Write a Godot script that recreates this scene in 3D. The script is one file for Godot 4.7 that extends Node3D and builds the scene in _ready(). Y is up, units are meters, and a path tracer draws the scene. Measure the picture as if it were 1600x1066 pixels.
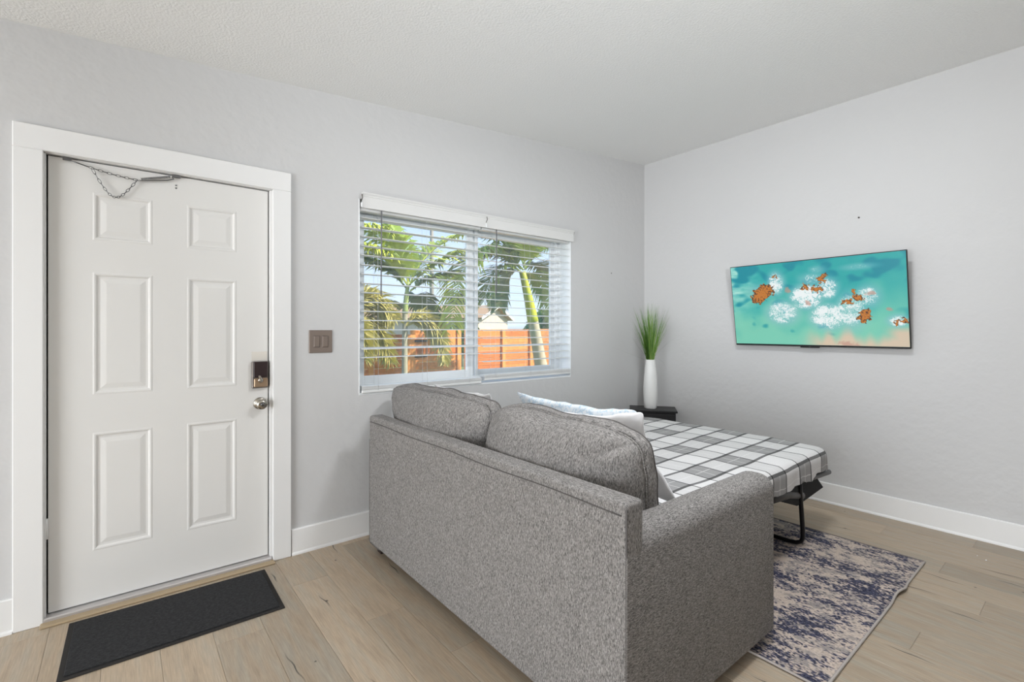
extends Node3D
# Living room corner: entry door, window with blinds, pulled-out sofa bed, wall television.
# Axes: the corner of the two walls in view is the origin; wall_back is z = 0, wall_right is x = 0.

var M := {}
var rng := RandomNumberGenerator.new()
const CEIL_Y := 2.938
const CEIL_SLOPE := 0.0768
const LEFT_X := -8.4
const FRONT_Z := 5.4

func _ready() -> void:
	rng.seed = 7
	setup_camera()
	setup_light()
	make_materials()
	build_floor()
	build_shell()
	build_door()
	build_window()
	build_blinds()
	build_sofa()
	build_bed()
	build_cushions()
	build_rug()
	build_tv()
	build_corner_table()
	build_small_things()
	build_unseen_ceiling_lamp()
	build_unseen_bounce_lamp()
	build_outdoors()

# ---------------------------------------------------------------- camera, sky, light
func setup_camera() -> void:
	var cam := Camera3D.new()
	cam.name = "camera"
	cam.projection = Camera3D.PROJECTION_FRUSTUM
	cam.near = 0.05
	cam.far = 300.0
	cam.size = 0.05 * 1066.0 / 752.0
	cam.frustum_offset = Vector2(0.0, -17.9 / 752.0 * 0.05)
	cam.position = Vector3(-4.077, 1.286, 2.926)
	cam.rotation.y = -0.6802
	add_child(cam)
	cam.current = true

func setup_light() -> void:
	var env := Environment.new()
	env.background_mode = Environment.BG_SKY
	var sky := Sky.new()
	var sm := ProceduralSkyMaterial.new()
	sm.sky_top_color = Color(0.55, 0.74, 0.98)
	sm.sky_horizon_color = Color(0.88, 0.94, 1.0)
	sm.sky_curve = 0.25
	sm.ground_horizon_color = Color(0.7, 0.72, 0.7)
	sm.ground_bottom_color = Color(0.4, 0.42, 0.36)
	sm.sky_energy_multiplier = 1.15
	sm.sun_angle_max = 2.0
	sky.sky_material = sm
	env.sky = sky
	env.ambient_light_source = Environment.AMBIENT_SOURCE_DISABLED
	env.tonemap_mode = Environment.TONE_MAPPER_LINEAR
	env.tonemap_exposure = 1.0
	env.sdfgi_enabled = true
	env.ssao_enabled = true
	env.ssil_enabled = true
	var we := WorldEnvironment.new()
	we.name = "world_environment"
	we.environment = env
	add_child(we)
	# sun: high, from behind the house and to the right, so that none of it enters the room
	var sun := DirectionalLight3D.new()
	sun.name = "sun"
	sun.light_color = Color(1.0, 0.96, 0.88)
	sun.light_energy = 2.7
	sun.light_angular_distance = 0.6
	sun.shadow_enabled = true
	sun.look_at_from_position(Vector3(7, 10, 9), Vector3.ZERO)
	add_child(sun)
	# unseen glass door in the left wall, placed to light right wall and sofa
	area("unseen_glass_door_light", Vector3(LEFT_X + 0.06, 1.08, 2.5), Vector3(1, 0.0, 0.0), Vector2(2.4, 1.96), 17.5, Color(0.95, 0.975, 1.0))

func area(called: String, at: Vector3, dir: Vector3, size: Vector2, energy: float, col: Color) -> void:
	var l := AreaLight3D.new()
	l.name = called
	l.area_size = size
	l.area_normalize_energy = true
	l.light_energy = energy
	l.light_color = col
	l.shadow_enabled = true
	l.area_range = 20.0
	l.position = at
	l.basis = Basis.looking_at(dir, Vector3.UP)
	add_child(l)

# ---------------------------------------------------------------- helpers
func tag(o: Node, label := "", category := "", group := "", kind := "") -> void:
	if label: o.set_meta("label", label)
	if category: o.set_meta("category", category)
	if group: o.set_meta("group", group)
	if kind: o.set_meta("kind", kind)

var taken := {}
func numbered(called: String) -> String:
	if not taken.has(called):
		taken[called] = 0
		return called
	taken[called] += 1
	return "%s_%03d" % [called, taken[called]]

func thing(called: String, at: Vector3, label: String, category: String, group := "") -> Node3D:
	var o := Node3D.new()
	o.name = numbered(called)
	o.position = at
	add_child(o)
	tag(o, label, category, group)
	return o

func part(called: String, mesh: Mesh, m: Material, parent: Node = null, at := Vector3.ZERO, turn := Vector3.ZERO) -> MeshInstance3D:
	var o := MeshInstance3D.new()
	o.name = numbered(called) if parent == null else called
	o.mesh = mesh
	o.material_override = m
	o.position = at
	o.rotation = turn
	if parent == null:
		add_child(o)
	else:
		parent.add_child(o, true)
	return o

func structure(called: String, mesh: Mesh, m: Material, at := Vector3.ZERO) -> MeshInstance3D:
	var o := part(called, mesh, m, null, at)
	o.set_meta("kind", "structure")
	return o

func begin(smooth := false) -> SurfaceTool:
	var st := SurfaceTool.new()
	st.begin(Mesh.PRIMITIVE_TRIANGLES)
	st.set_smooth_group(0 if smooth else -1)
	return st

func done(st: SurfaceTool) -> ArrayMesh:
	st.generate_normals()
	return st.commit()

# corners counter-clockwise as seen from outside
func quad(st: SurfaceTool, a: Vector3, b: Vector3, c: Vector3, d: Vector3) -> void:
	for v in [a, c, b, a, d, c]:
		st.add_vertex(v)

func tri(st: SurfaceTool, a: Vector3, b: Vector3, c: Vector3) -> void:
	for v in [a, c, b]:
		st.add_vertex(v)

func quad_uv(st: SurfaceTool, p: Array, uv: Array) -> void:
	for k in [0, 2, 1, 0, 3, 2]:
		st.set_uv(uv[k])
		st.add_vertex(p[k])

# box with chamfered edges, added to a surface tool
func add_box(st: SurfaceTool, c: Vector3, size: Vector3, bev := 0.0, bas := Basis()) -> void:
	var h := size / 2.0
	var b: float = min(bev, min(h.x, min(h.y, h.z)) * 0.98)
	var ax := [Vector3(1, 0, 0), Vector3(0, 1, 0), Vector3(0, 0, 1)]
	var P := func(v: Vector3) -> Vector3: return c + bas * v
	for i in 3:
		var j := (i + 1) % 3
		var k := (i + 2) % 3
		for s in [-1.0, 1.0]:
			var n: Vector3 = ax[i] * h[i] * s
			var u: Vector3 = ax[j] * (h[j] - b)
			var w: Vector3 = ax[k] * (h[k] - b)
			if s > 0: quad(st, P.call(n - u - w), P.call(n + u - w), P.call(n + u + w), P.call(n - u + w))
			else: quad(st, P.call(n - u - w), P.call(n - u + w), P.call(n + u + w), P.call(n + u - w))
	if b <= 0.0: return
	for i in 3:
		var j := (i + 1) % 3
		var k := (i + 2) % 3
		for sj in [-1.0, 1.0]:
			for sk in [-1.0, 1.0]:
				var e: Vector3 = ax[i] * (h[i] - b)
				var p1: Vector3 = ax[j] * h[j] * sj + ax[k] * (h[k] - b) * sk
				var p2: Vector3 = ax[j] * (h[j] - b) * sj + ax[k] * h[k] * sk
				edge_quad(st, P, p1, p2, e, c, bas)
	for sx in [-1.0, 1.0]:
		for sy in [-1.0, 1.0]:
			for sz in [-1.0, 1.0]:
				var q := Vector3(h.x * sx, h.y * sy, h.z * sz)
				var a := P.call(q - Vector3(0, b * sy, b * sz)) as Vector3
				var d := P.call(q - Vector3(b * sx, 0, b * sz)) as Vector3
				var e2 := P.call(q - Vector3(b * sx, b * sy, 0)) as Vector3
				if sx * sy * sz > 0: tri(st, a, d, e2)
				else: tri(st, a, e2, d)

func edge_quad(st: SurfaceTool, P: Callable, p1: Vector3, p2: Vector3, e: Vector3, c: Vector3, bas: Basis) -> void:
	var a: Vector3 = P.call(p1 - e)
	var b: Vector3 = P.call(p1 + e)
	var d: Vector3 = P.call(p2 + e)
	var f: Vector3 = P.call(p2 - e)
	var n := (b - a).cross(d - a)
	if n.dot(bas * (p1 + p2)) > 0.0: quad(st, a, b, d, f)
	else: quad(st, f, d, b, a)

var box_cache := {}
func box(size: Vector3, bev := 0.003) -> ArrayMesh:
	var key := [size, bev]
	if not box_cache.has(key):
		var st := begin()
		add_box(st, Vector3.ZERO, size, bev)
		box_cache[key] = done(st)
	return box_cache[key]

func axis_steps(h: float, r: float, k: int, mid: int) -> Array:
	var out := []
	for i in k + 1: out.append(-h + r * i / float(k))
	for i in range(1, mid + 1): out.append(-(h - r) + 2.0 * (h - r) * i / float(mid))
	for i in range(1, k + 1): out.append(h - r + r * i / float(k))
	return out

# box with rounded edges; bend moves each finished point
func rounded_box(size: Vector3, r: float, k := 3, mid := 1, bend = null) -> ArrayMesh:
	var h := size / 2.0
	var st := begin(true)
	var ax := [Vector3(1, 0, 0), Vector3(0, 1, 0), Vector3(0, 0, 1)]
	var f := func(p: Vector3) -> Vector3:
		var inner := p.clamp(-h + Vector3.ONE * r, h - Vector3.ONE * r)
		var d := p - inner
		# even out the angles within the rounded strip
		d = Vector3(tan(d.x / r * PI / 4.0), tan(d.y / r * PI / 4.0), tan(d.z / r * PI / 4.0))
		var q := inner + d.normalized() * r
		return bend.call(q) if bend != null else q
	for i in 3:
		var j := (i + 1) % 3
		var kk := (i + 2) % 3
		var us := axis_steps(h[j], r, k, mid)
		var vs := axis_steps(h[kk], r, k, mid)
		for s in [-1.0, 1.0]:
			var g := []
			for u in us:
				var row := []
				for v in vs:
					row.append(f.call(ax[i] * h[i] * s + ax[j] * u + ax[kk] * v))
				g.append(row)
			for a in us.size() - 1:
				for b in vs.size() - 1:
					if s > 0: quad(st, g[a][b], g[a + 1][b], g[a + 1][b + 1], g[a][b + 1])
					else: quad(st, g[a][b], g[a][b + 1], g[a + 1][b + 1], g[a + 1][b])
	return done(st)

# tube through points
func add_tube(st: SurfaceTool, pts: Array, radius, sides := 8, caps := true) -> void:
	var rings := []
	var n: Vector3 = Vector3.UP
	for i in pts.size():
		var t: Vector3 = (pts[min(i + 1, pts.size() - 1)] - pts[max(i - 1, 0)]).normalized()
		if i == 0: n = (Vector3.UP if abs(t.y) < 0.9 else Vector3.RIGHT)
		n = (n - t * n.dot(t)).normalized()
		var b := t.cross(n)
		var r: float = radius[i] if radius is Array else radius
		var ring := []
		for s in sides:
			var a := TAU * s / sides
			ring.append(pts[i] + (n * cos(a) + b * sin(a)) * r)
		rings.append(ring)
	for i in pts.size() - 1:
		for s in sides:
			var s2 := (s + 1) % sides
			quad(st, rings[i][s], rings[i][s2], rings[i + 1][s2], rings[i + 1][s])
	if caps:
		for s in range(1, sides - 1):
			tri(st, rings[0][0], rings[0][s + 1], rings[0][s])
			tri(st, rings[-1][0], rings[-1][s], rings[-1][s + 1])

func tube(pts: Array, radius, sides := 8) -> ArrayMesh:
	var st := begin(true)
	add_tube(st, pts, radius, sides)
	return done(st)

# profile: Vector2(radius, height) from bottom to top, turned about y
func lathe(profile: Array, segs := 24) -> ArrayMesh:
	var st := begin(true)
	for i in profile.size() - 1:
		for s in segs:
			var a0 := TAU * s / segs
			var a1 := TAU * (s + 1) / segs
			var p: Vector2 = profile[i]
			var q: Vector2 = profile[i + 1]
			var A := Vector3(p.x * cos(a0), p.y, p.x * sin(a0))
			var B := Vector3(p.x * cos(a1), p.y, p.x * sin(a1))
			var D := Vector3(q.x * cos(a0), q.y, q.x * sin(a0))
			var Cc := Vector3(q.x * cos(a1), q.y, q.x * sin(a1))
			if p.x < 1e-5: tri(st, A, D, Cc)
			elif q.x < 1e-5: tri(st, A, D, B)
			else: quad(st, A, D, Cc, B)
	return done(st)

func bez(a: Vector3, b: Vector3, c: Vector3, t: float) -> Vector3:
	return a.lerp(b, t).lerp(b.lerp(c, t), t)

# ---------------------------------------------------------------- materials
func mat(col: Color, rough := 0.7, metal := 0.0, spec := 0.5) -> StandardMaterial3D:
	var m := StandardMaterial3D.new()
	m.albedo_color = col
	m.roughness = rough
	m.metallic = metal
	m.metallic_specular = spec
	return m

func textured(tex: Texture2D, rough := 0.8, scale := Vector3.ZERO) -> StandardMaterial3D:
	var m := mat(Color.WHITE, rough)
	m.albedo_texture = tex
	if scale != Vector3.ZERO:
		m.uv1_triplanar = true
		m.uv1_scale = scale
		m.uv1_triplanar_sharpness = 6.0
	return m

func noise(freq: float, s: int, oct := 3) -> FastNoiseLite:
	var n := FastNoiseLite.new()
	n.seed = s
	n.noise_type = FastNoiseLite.TYPE_SIMPLEX_SMOOTH
	n.frequency = freq
	n.fractal_octaves = oct
	return n

func noise_tex(freq: float, s: int, size := 512, oct := 4) -> NoiseTexture2D:
	var t := NoiseTexture2D.new()
	t.width = size
	t.height = size
	t.seamless = true
	t.noise = noise(freq, s, oct)
	return t

func relief(m: StandardMaterial3D, freq: float, sd: int, scale: float, strength: float) -> StandardMaterial3D:
	var t := noise_tex(freq, sd, 512, 3)
	t.as_normal_map = true
	t.bump_strength = 6.0
	m.normal_enabled = true
	m.normal_texture = t
	m.normal_scale = strength
	m.uv1_triplanar = true
	m.uv1_world_triplanar = true
	m.uv1_scale = Vector3.ONE * scale
	return m

func image_tex(w: int, h: int, f: Callable) -> ImageTexture:
	var bytes := PackedByteArray()
	bytes.resize(w * h * 3)
	var k := 0
	for y in h:
		for x in w:
			var c: Color = f.call(x, y)
			bytes[k] = int(clampf(c.r, 0, 1) * 255.0)
			bytes[k + 1] = int(clampf(c.g, 0, 1) * 255.0)
			bytes[k + 2] = int(clampf(c.b, 0, 1) * 255.0)
			k += 3
	return ImageTexture.create_from_image(Image.create_from_data(w, h, false, Image.FORMAT_RGB8, bytes))

func c8(r: float, g: float, b: float) -> Color:
	return Color(r / 255.0, g / 255.0, b / 255.0)

func make_materials() -> void:
	M.wall = relief(mat(c8(209, 208, 207), 0.85, 0, 0.3), 0.03, 3, 0.8, 0.10)
	M.ceiling = relief(mat(c8(242, 242, 240), 0.9, 0, 0.3), 0.085, 8, 1.5, 0.22)
	M.trim = mat(c8(238, 237, 235), 0.45)
	M.door = mat(c8(230, 228, 224), 0.42)
	M.gap = mat(c8(28, 26, 26), 0.9)
	M.vinyl = mat(c8(240, 242, 242), 0.4)
	M.slat = mat(c8(236, 236, 234), 0.45)
	M.cord = mat(c8(222, 222, 220), 0.8)
	M.wand = mat(c8(118, 118, 120), 0.3)
	M.clip = mat(c8(70, 62, 55), 0.5)
	M.alu = mat(c8(196, 192, 190), 0.4, 0.5)
	M.nickel = mat(c8(178, 172, 162), 0.24, 1.0)
	M.steel = mat(c8(120, 120, 120), 0.35, 1.0)
	M.bronze = mat(c8(136, 122, 112), 0.45, 0.25)
	M.bronze_dark = mat(c8(108, 96, 88), 0.45, 0.25)
	M.lock_dark = mat(c8(52, 40, 40), 0.35)
	M.lock_tan = mat(c8(186, 158, 130), 0.35, 0.6)
	M.lock_side = mat(c8(120, 112, 106), 0.4, 0.5)
	M.cream = mat(c8(224, 218, 208), 0.6)
	M.black = mat(c8(26, 25, 26), 0.45)
	M.black_steel = mat(c8(20, 20, 21), 0.3, 0.2)
	M.black_cloth = mat(c8(24, 25, 26), 0.85)
	M.grey_plastic = mat(c8(92, 92, 92), 0.5)
	M.vase = mat(c8(238, 237, 234), 0.35)
	M.pillow = mat(c8(240, 238, 238), 0.9)
	M.seam = mat(c8(96, 92, 90), 0.9)
	M.rug_edge = mat(c8(178, 170, 164), 0.95)
	M.mat_edge = mat(c8(38, 35, 33), 0.9)
	M.leg_wood = mat(c8(42, 32, 30), 0.5)
	M.glass = mat(Color(0.9, 0.95, 0.95, 0.06), 0.02)
	M.glass.transparency = BaseMaterial3D.TRANSPARENCY_ALPHA
	# heathered upholstery
	M.fabric = textured(fabric_tex(false), 0.95, Vector3.ONE * 1.6)
	M.fabric_across = textured(fabric_tex(true), 0.95, Vector3.ONE * 1.6)
	# door mat pile
	var mn := noise(0.12, 5, 3)
	M.mat_pile = textured(image_tex(256, 256, func(x, y):
		var v := 0.145 + 0.07 * mn.get_noise_2d(x, y * 1.6) + rng.randf_range(-0.035, 0.035)
		return Color(v, v, v * 1.04)), 1.0, Vector3.ONE * 1.6)
	# light blue print of the pillow
	var bn := noise(0.03, 21, 2)
	M.blue_print = textured(image_tex(256, 256, func(x, y):
		var v: float = abs(bn.get_noise_2d(x, y))
		return c8(190, 212, 229).lerp(c8(230, 236, 241), smoothstep(0.05, 0.2, v))), 0.9, Vector3.ONE * 3.0)

func fabric_tex(across: bool) -> ImageTexture:
	var n := 512
	var lum := PackedFloat32Array()
	lum.resize(n * n)
	var r := RandomNumberGenerator.new()
	r.seed = 11
	var tones := [0.34, 0.42, 0.48, 0.52, 0.55, 0.59, 0.65]
	for x in n:
		var y := 0
		while y < n:
			var run := r.randi_range(2, 7)
			var t: float = tones[r.randi_range(0, 6)]
			for k in run:
				if y + k < n: lum[(y + k) * n + x] = t
			y += run
	return image_tex(n, n, func(x, y):
		var v: float = lum[(x * n + y) if across else (y * n + x)]
		v += r.randf_range(-0.035, 0.035)
		return Color(v * 1.0, v * 0.972, v * 0.95))

# ---------------------------------------------------------------- floor
func plank_tex(i: int) -> ImageTexture:
	var w := 96
	var h := 640
	var r := RandomNumberGenerator.new()
	r.seed = 100 + i
	var broad := noise(1.0, 40 + i, 2)
	var fine := noise(1.0, 80 + i, 2)
	var tone: float = [0.0, 0.035, -0.03, 0.015, -0.045, 0.05, -0.012, 0.02][i]
	var grey: float = [0.2, 0.15, 0.4, 0.25, 0.5, 0.15, 0.35, 0.25][i]
	var cracks := []
	for k in r.randi_range(1, 2):
		cracks.append([r.randf_range(14, 82), r.randf_range(60, 560), r.randf_range(20, 70), r.randf_range(-0.12, 0.12), r.randf_range(0.8, 1.5)])
	for k in r.randi_range(0, 2):
		cracks.append([r.randf_range(14, 82), r.randf_range(60, 560), r.randf_range(3, 7), 0.0, r.randf_range(1.5, 2.6)])
	return image_tex(w, h, func(x, y):
		var a := broad.get_noise_2d(x * 0.035, y * 0.0045)
		var b := fine.get_noise_2d(x * 0.28, y * 0.012)
		var c := fine.get_noise_2d(x * 0.9 + 300.0, y * 0.03)
		var col := c8(182, 163, 140).lerp(c8(156, 146, 131), clampf(grey + a * 0.9, 0.0, 1.0))
		var v := 1.0 + tone * 0.8 + a * 0.12 + b * 0.07 + c * 0.035
		for q in cracks:
			var dy: float = (y - q[1]) / q[2]
			if abs(dy) < 1.0:
				var dx: float = abs(x - q[0] - (y - q[1]) * q[3] - sin(y * 0.11) * 1.2)
				v *= 1.0 - 0.62 * (1.0 - abs(dy)) * (1.0 - smoothstep(q[4] * 0.5, q[4] * 1.6, dx))
		return Color(col.r * v, col.g * v, col.b * v))

func plank_mesh(w: float, l: float, v0: float, v1: float) -> ArrayMesh:
	var st := begin()
	var b := 0.0022
	var t := 0.008
	var hx := w / 2.0 - 0.0003
	var hz := l / 2.0 - 0.0003
	var ring := [Vector3(-hx, -t, -hz), Vector3(-hx, -t, hz), Vector3(hx, -t, hz), Vector3(hx, -t, -hz)]
	var mid := [Vector3(-hx, -b * 0.5, -hz), Vector3(-hx, -b * 0.5, hz), Vector3(hx, -b * 0.5, hz), Vector3(hx, -b * 0.5, -hz)]
	var top := [Vector3(-hx + b, 0, -hz + b), Vector3(-hx + b, 0, hz - b), Vector3(hx - b, 0, hz - b), Vector3(hx - b, 0, -hz + b)]
	var uv := [Vector2(0.01, v0), Vector2(0.01, v1), Vector2(0.99, v1), Vector2(0.99, v0)]
	quad_uv(st, top, uv)
	for k in 4:
		var j := (k + 1) % 4
		quad_uv(st, [mid[k], mid[j], top[j], top[k]], [uv[k], uv[j], uv[j], uv[k]])
		quad_uv(st, [ring[k], ring[j], mid[j], mid[k]], [uv[k], uv[j], uv[j], uv[k]])
	return done(st)

func build_floor() -> void:
	var woods := []
	for i in 8:
		var m := textured(plank_tex(i), 0.42)
		m.metallic_specular = 0.45
		woods.append(m)
	var floor_slab := structure("floor", box(Vector3(-LEFT_X + 0.4, 0.12, FRONT_Z + 0.4), 0.0), mat(c8(92, 82, 72), 0.9), Vector3(LEFT_X / 2.0, -0.0682, FRONT_Z / 2.0))
	var width := 0.18
	var length := 1.22
	var r := RandomNumberGenerator.new()
	r.seed = 5
	var cols := int(ceil(-LEFT_X / width))
	var cache := {}
	for cx in cols:
		var x0 := -width * (cx + 1)
		var z := -length * fposmod(cx * 0.37 + r.randf_range(-0.08, 0.08), 1.0)
		while z < FRONT_Z:
			var za: float = max(z, 0.0)
			var zb: float = min(z + length, FRONT_Z)
			if zb - za > 0.02:
				var key := [snappedf(zb - za, 0.001), za > z]
				if not cache.has(key):
					cache[key] = plank_mesh(width, zb - za, (za - z) / length, (zb - z) / length)
				part("plank", cache[key], woods[r.randi_range(0, 7)], floor_slab, Vector3(x0 + width / 2.0, 0.0, (za + zb) / 2.0) - floor_slab.position)
			z += length

# ---------------------------------------------------------------- room shell
func build_shell() -> void:
	var top := 3.2
	var st := begin()
	var boxes := [  # x0, x1, y0, y1
		[LEFT_X - 0.2, -4.36, -0.12, top], [-4.36, -3.42, 2.08, top], [-3.42, -2.936, -0.12, top],
		[-2.936, -1.055, -0.12, 0.875], [-2.936, -1.055, 2.10, top], [-1.055, 0.2, -0.12, top]]
	for b in boxes:
		add_box(st, Vector3((b[0] + b[1]) / 2.0, (b[2] + b[3]) / 2.0, -0.1), Vector3(b[1] - b[0], b[3] - b[2], 0.2))
	structure("wall_back", done(st), M.wall)
	structure("wall_right", box(Vector3(0.2, top + 0.12, FRONT_Z + 0.2), 0.0), M.wall, Vector3(0.1, (top - 0.12) / 2.0, FRONT_Z / 2.0 + 0.1))
	# unseen left wall, set far back to even the light, with opening z 1.25..3.75, y 0.02..2.12
	st = begin()
	for b in [[0.0, 1.25, -0.12, top], [3.75, FRONT_Z + 0.2, -0.12, top], [1.25, 3.75, -0.12, 0.02], [1.25, 3.75, 2.12, top]]:
		add_box(st, Vector3(LEFT_X - 0.1, (b[2] + b[3]) / 2.0, (b[0] + b[1]) / 2.0), Vector3(0.2, b[3] - b[2], b[1] - b[0]))
	structure("unseen_wall_left", done(st), M.wall)
	# unseen wall behind the camera, grey to keep the sofa arm dark
	structure("unseen_wall_front", box(Vector3(-LEFT_X, top + 0.12, 0.2), 0.0), mat(c8(120, 120, 122), 0.8), Vector3(LEFT_X / 2.0, (top - 0.12) / 2.0, FRONT_Z + 0.1))
	# sloping ceiling, rising towards the right wall
	st = begin()
	var xa := LEFT_X - 0.2
	var xb := 0.2
	var ya := CEIL_Y + CEIL_SLOPE * xa
	var yb := CEIL_Y + CEIL_SLOPE * xb
	var z0 := -0.2
	var z1 := FRONT_Z + 0.2
	var lo := [Vector3(xa, ya, z0), Vector3(xb, yb, z0), Vector3(xb, yb, z1), Vector3(xa, ya, z1)]
	var hi := []
	for v in lo: hi.append(v + Vector3(0, 0.35, 0))
	quad(st, lo[0], lo[1], lo[2], lo[3])
	quad(st, hi[3], hi[2], hi[1], hi[0])
	for k in 4:
		var j := (k + 1) % 4
		quad(st, hi[k], hi[j], lo[j], lo[k])
	structure("ceiling", done(st), M.ceiling)
	# baseboards with a small shoe moulding
	baseboard("baseboard_back", [[LEFT_X, -4.44], [-3.33, 0.0]], false)
	baseboard("baseboard_right", [[0.0, FRONT_Z]], true)
	# unseen sliding glass door, placed to light the room; its shade glows
	lit_opening("door_2", Vector3(LEFT_X, 1.07, 2.5), Vector2(2.5, 2.1), PI / 2.0)

func baseboard(called: String, runs: Array, right: bool) -> void:
	var prof := [Vector2(0, 0), Vector2(0.021, 0), Vector2(0.020, 0.009), Vector2(0.0145, 0.017), Vector2(0.0145, 0.142), Vector2(0.0105, 0.147), Vector2(0, 0.147)]
	var st := begin()
	for run in runs:
		for k in prof.size() - 1:
			var p: Vector2 = prof[k]
			var q: Vector2 = prof[k + 1]
			if right: quad(st, Vector3(-p.x, p.y, run[0]), Vector3(-p.x, p.y, run[1]), Vector3(-q.x, q.y, run[1]), Vector3(-q.x, q.y, run[0]))
			else: quad(st, Vector3(run[0], p.y, p.x), Vector3(run[1], p.y, p.x), Vector3(run[1], q.y, q.x), Vector3(run[0], q.y, q.x))
		for e in 2:
			for k in range(1, prof.size() - 1):
				var a: Vector2 = prof[0]
				var p: Vector2 = prof[k]
				var q: Vector2 = prof[k + 1]
				var t: float = run[e]
				if right: tri(st, Vector3(-a.x, a.y, t), Vector3(-p.x, p.y, t), Vector3(-q.x, q.y, t))
				else: tri(st, Vector3(t, a.y, a.x), Vector3(t, p.y, p.x), Vector3(t, q.y, q.x))
	structure(called, done(st), M.trim)

func lit_opening(called: String, at: Vector3, size: Vector2, turn: float) -> void:
	var st := begin()
	var w := size.x / 2.0
	var h := size.y / 2.0
	for s in [-1.0, 1.0]:
		add_box(st, Vector3(s * (w - 0.03), 0, -0.1), Vector3(0.06, size.y, 0.08), 0.004)
		add_box(st, Vector3(0, s * (h - 0.03), -0.1), Vector3(size.x, 0.06, 0.08), 0.004)
	add_box(st, Vector3(0, 0, -0.1), Vector3(0.07, size.y, 0.07), 0.004)
	var o := structure(called, done(st), M.vinyl, at)
	o.rotation.y = turn
	var glow := mat(c8(236, 236, 234), 0.9)
	glow.emission_enabled = true
	glow.emission = c8(246, 248, 255)
	glow.emission_energy_multiplier = 1.3  # glowing panel, out of view, in place of daylight
	part("glowing_shade", box(Vector3(size.x - 0.02, size.y - 0.02, 0.004), 0.0), glow, o, Vector3(0, 0, -0.02))

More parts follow.
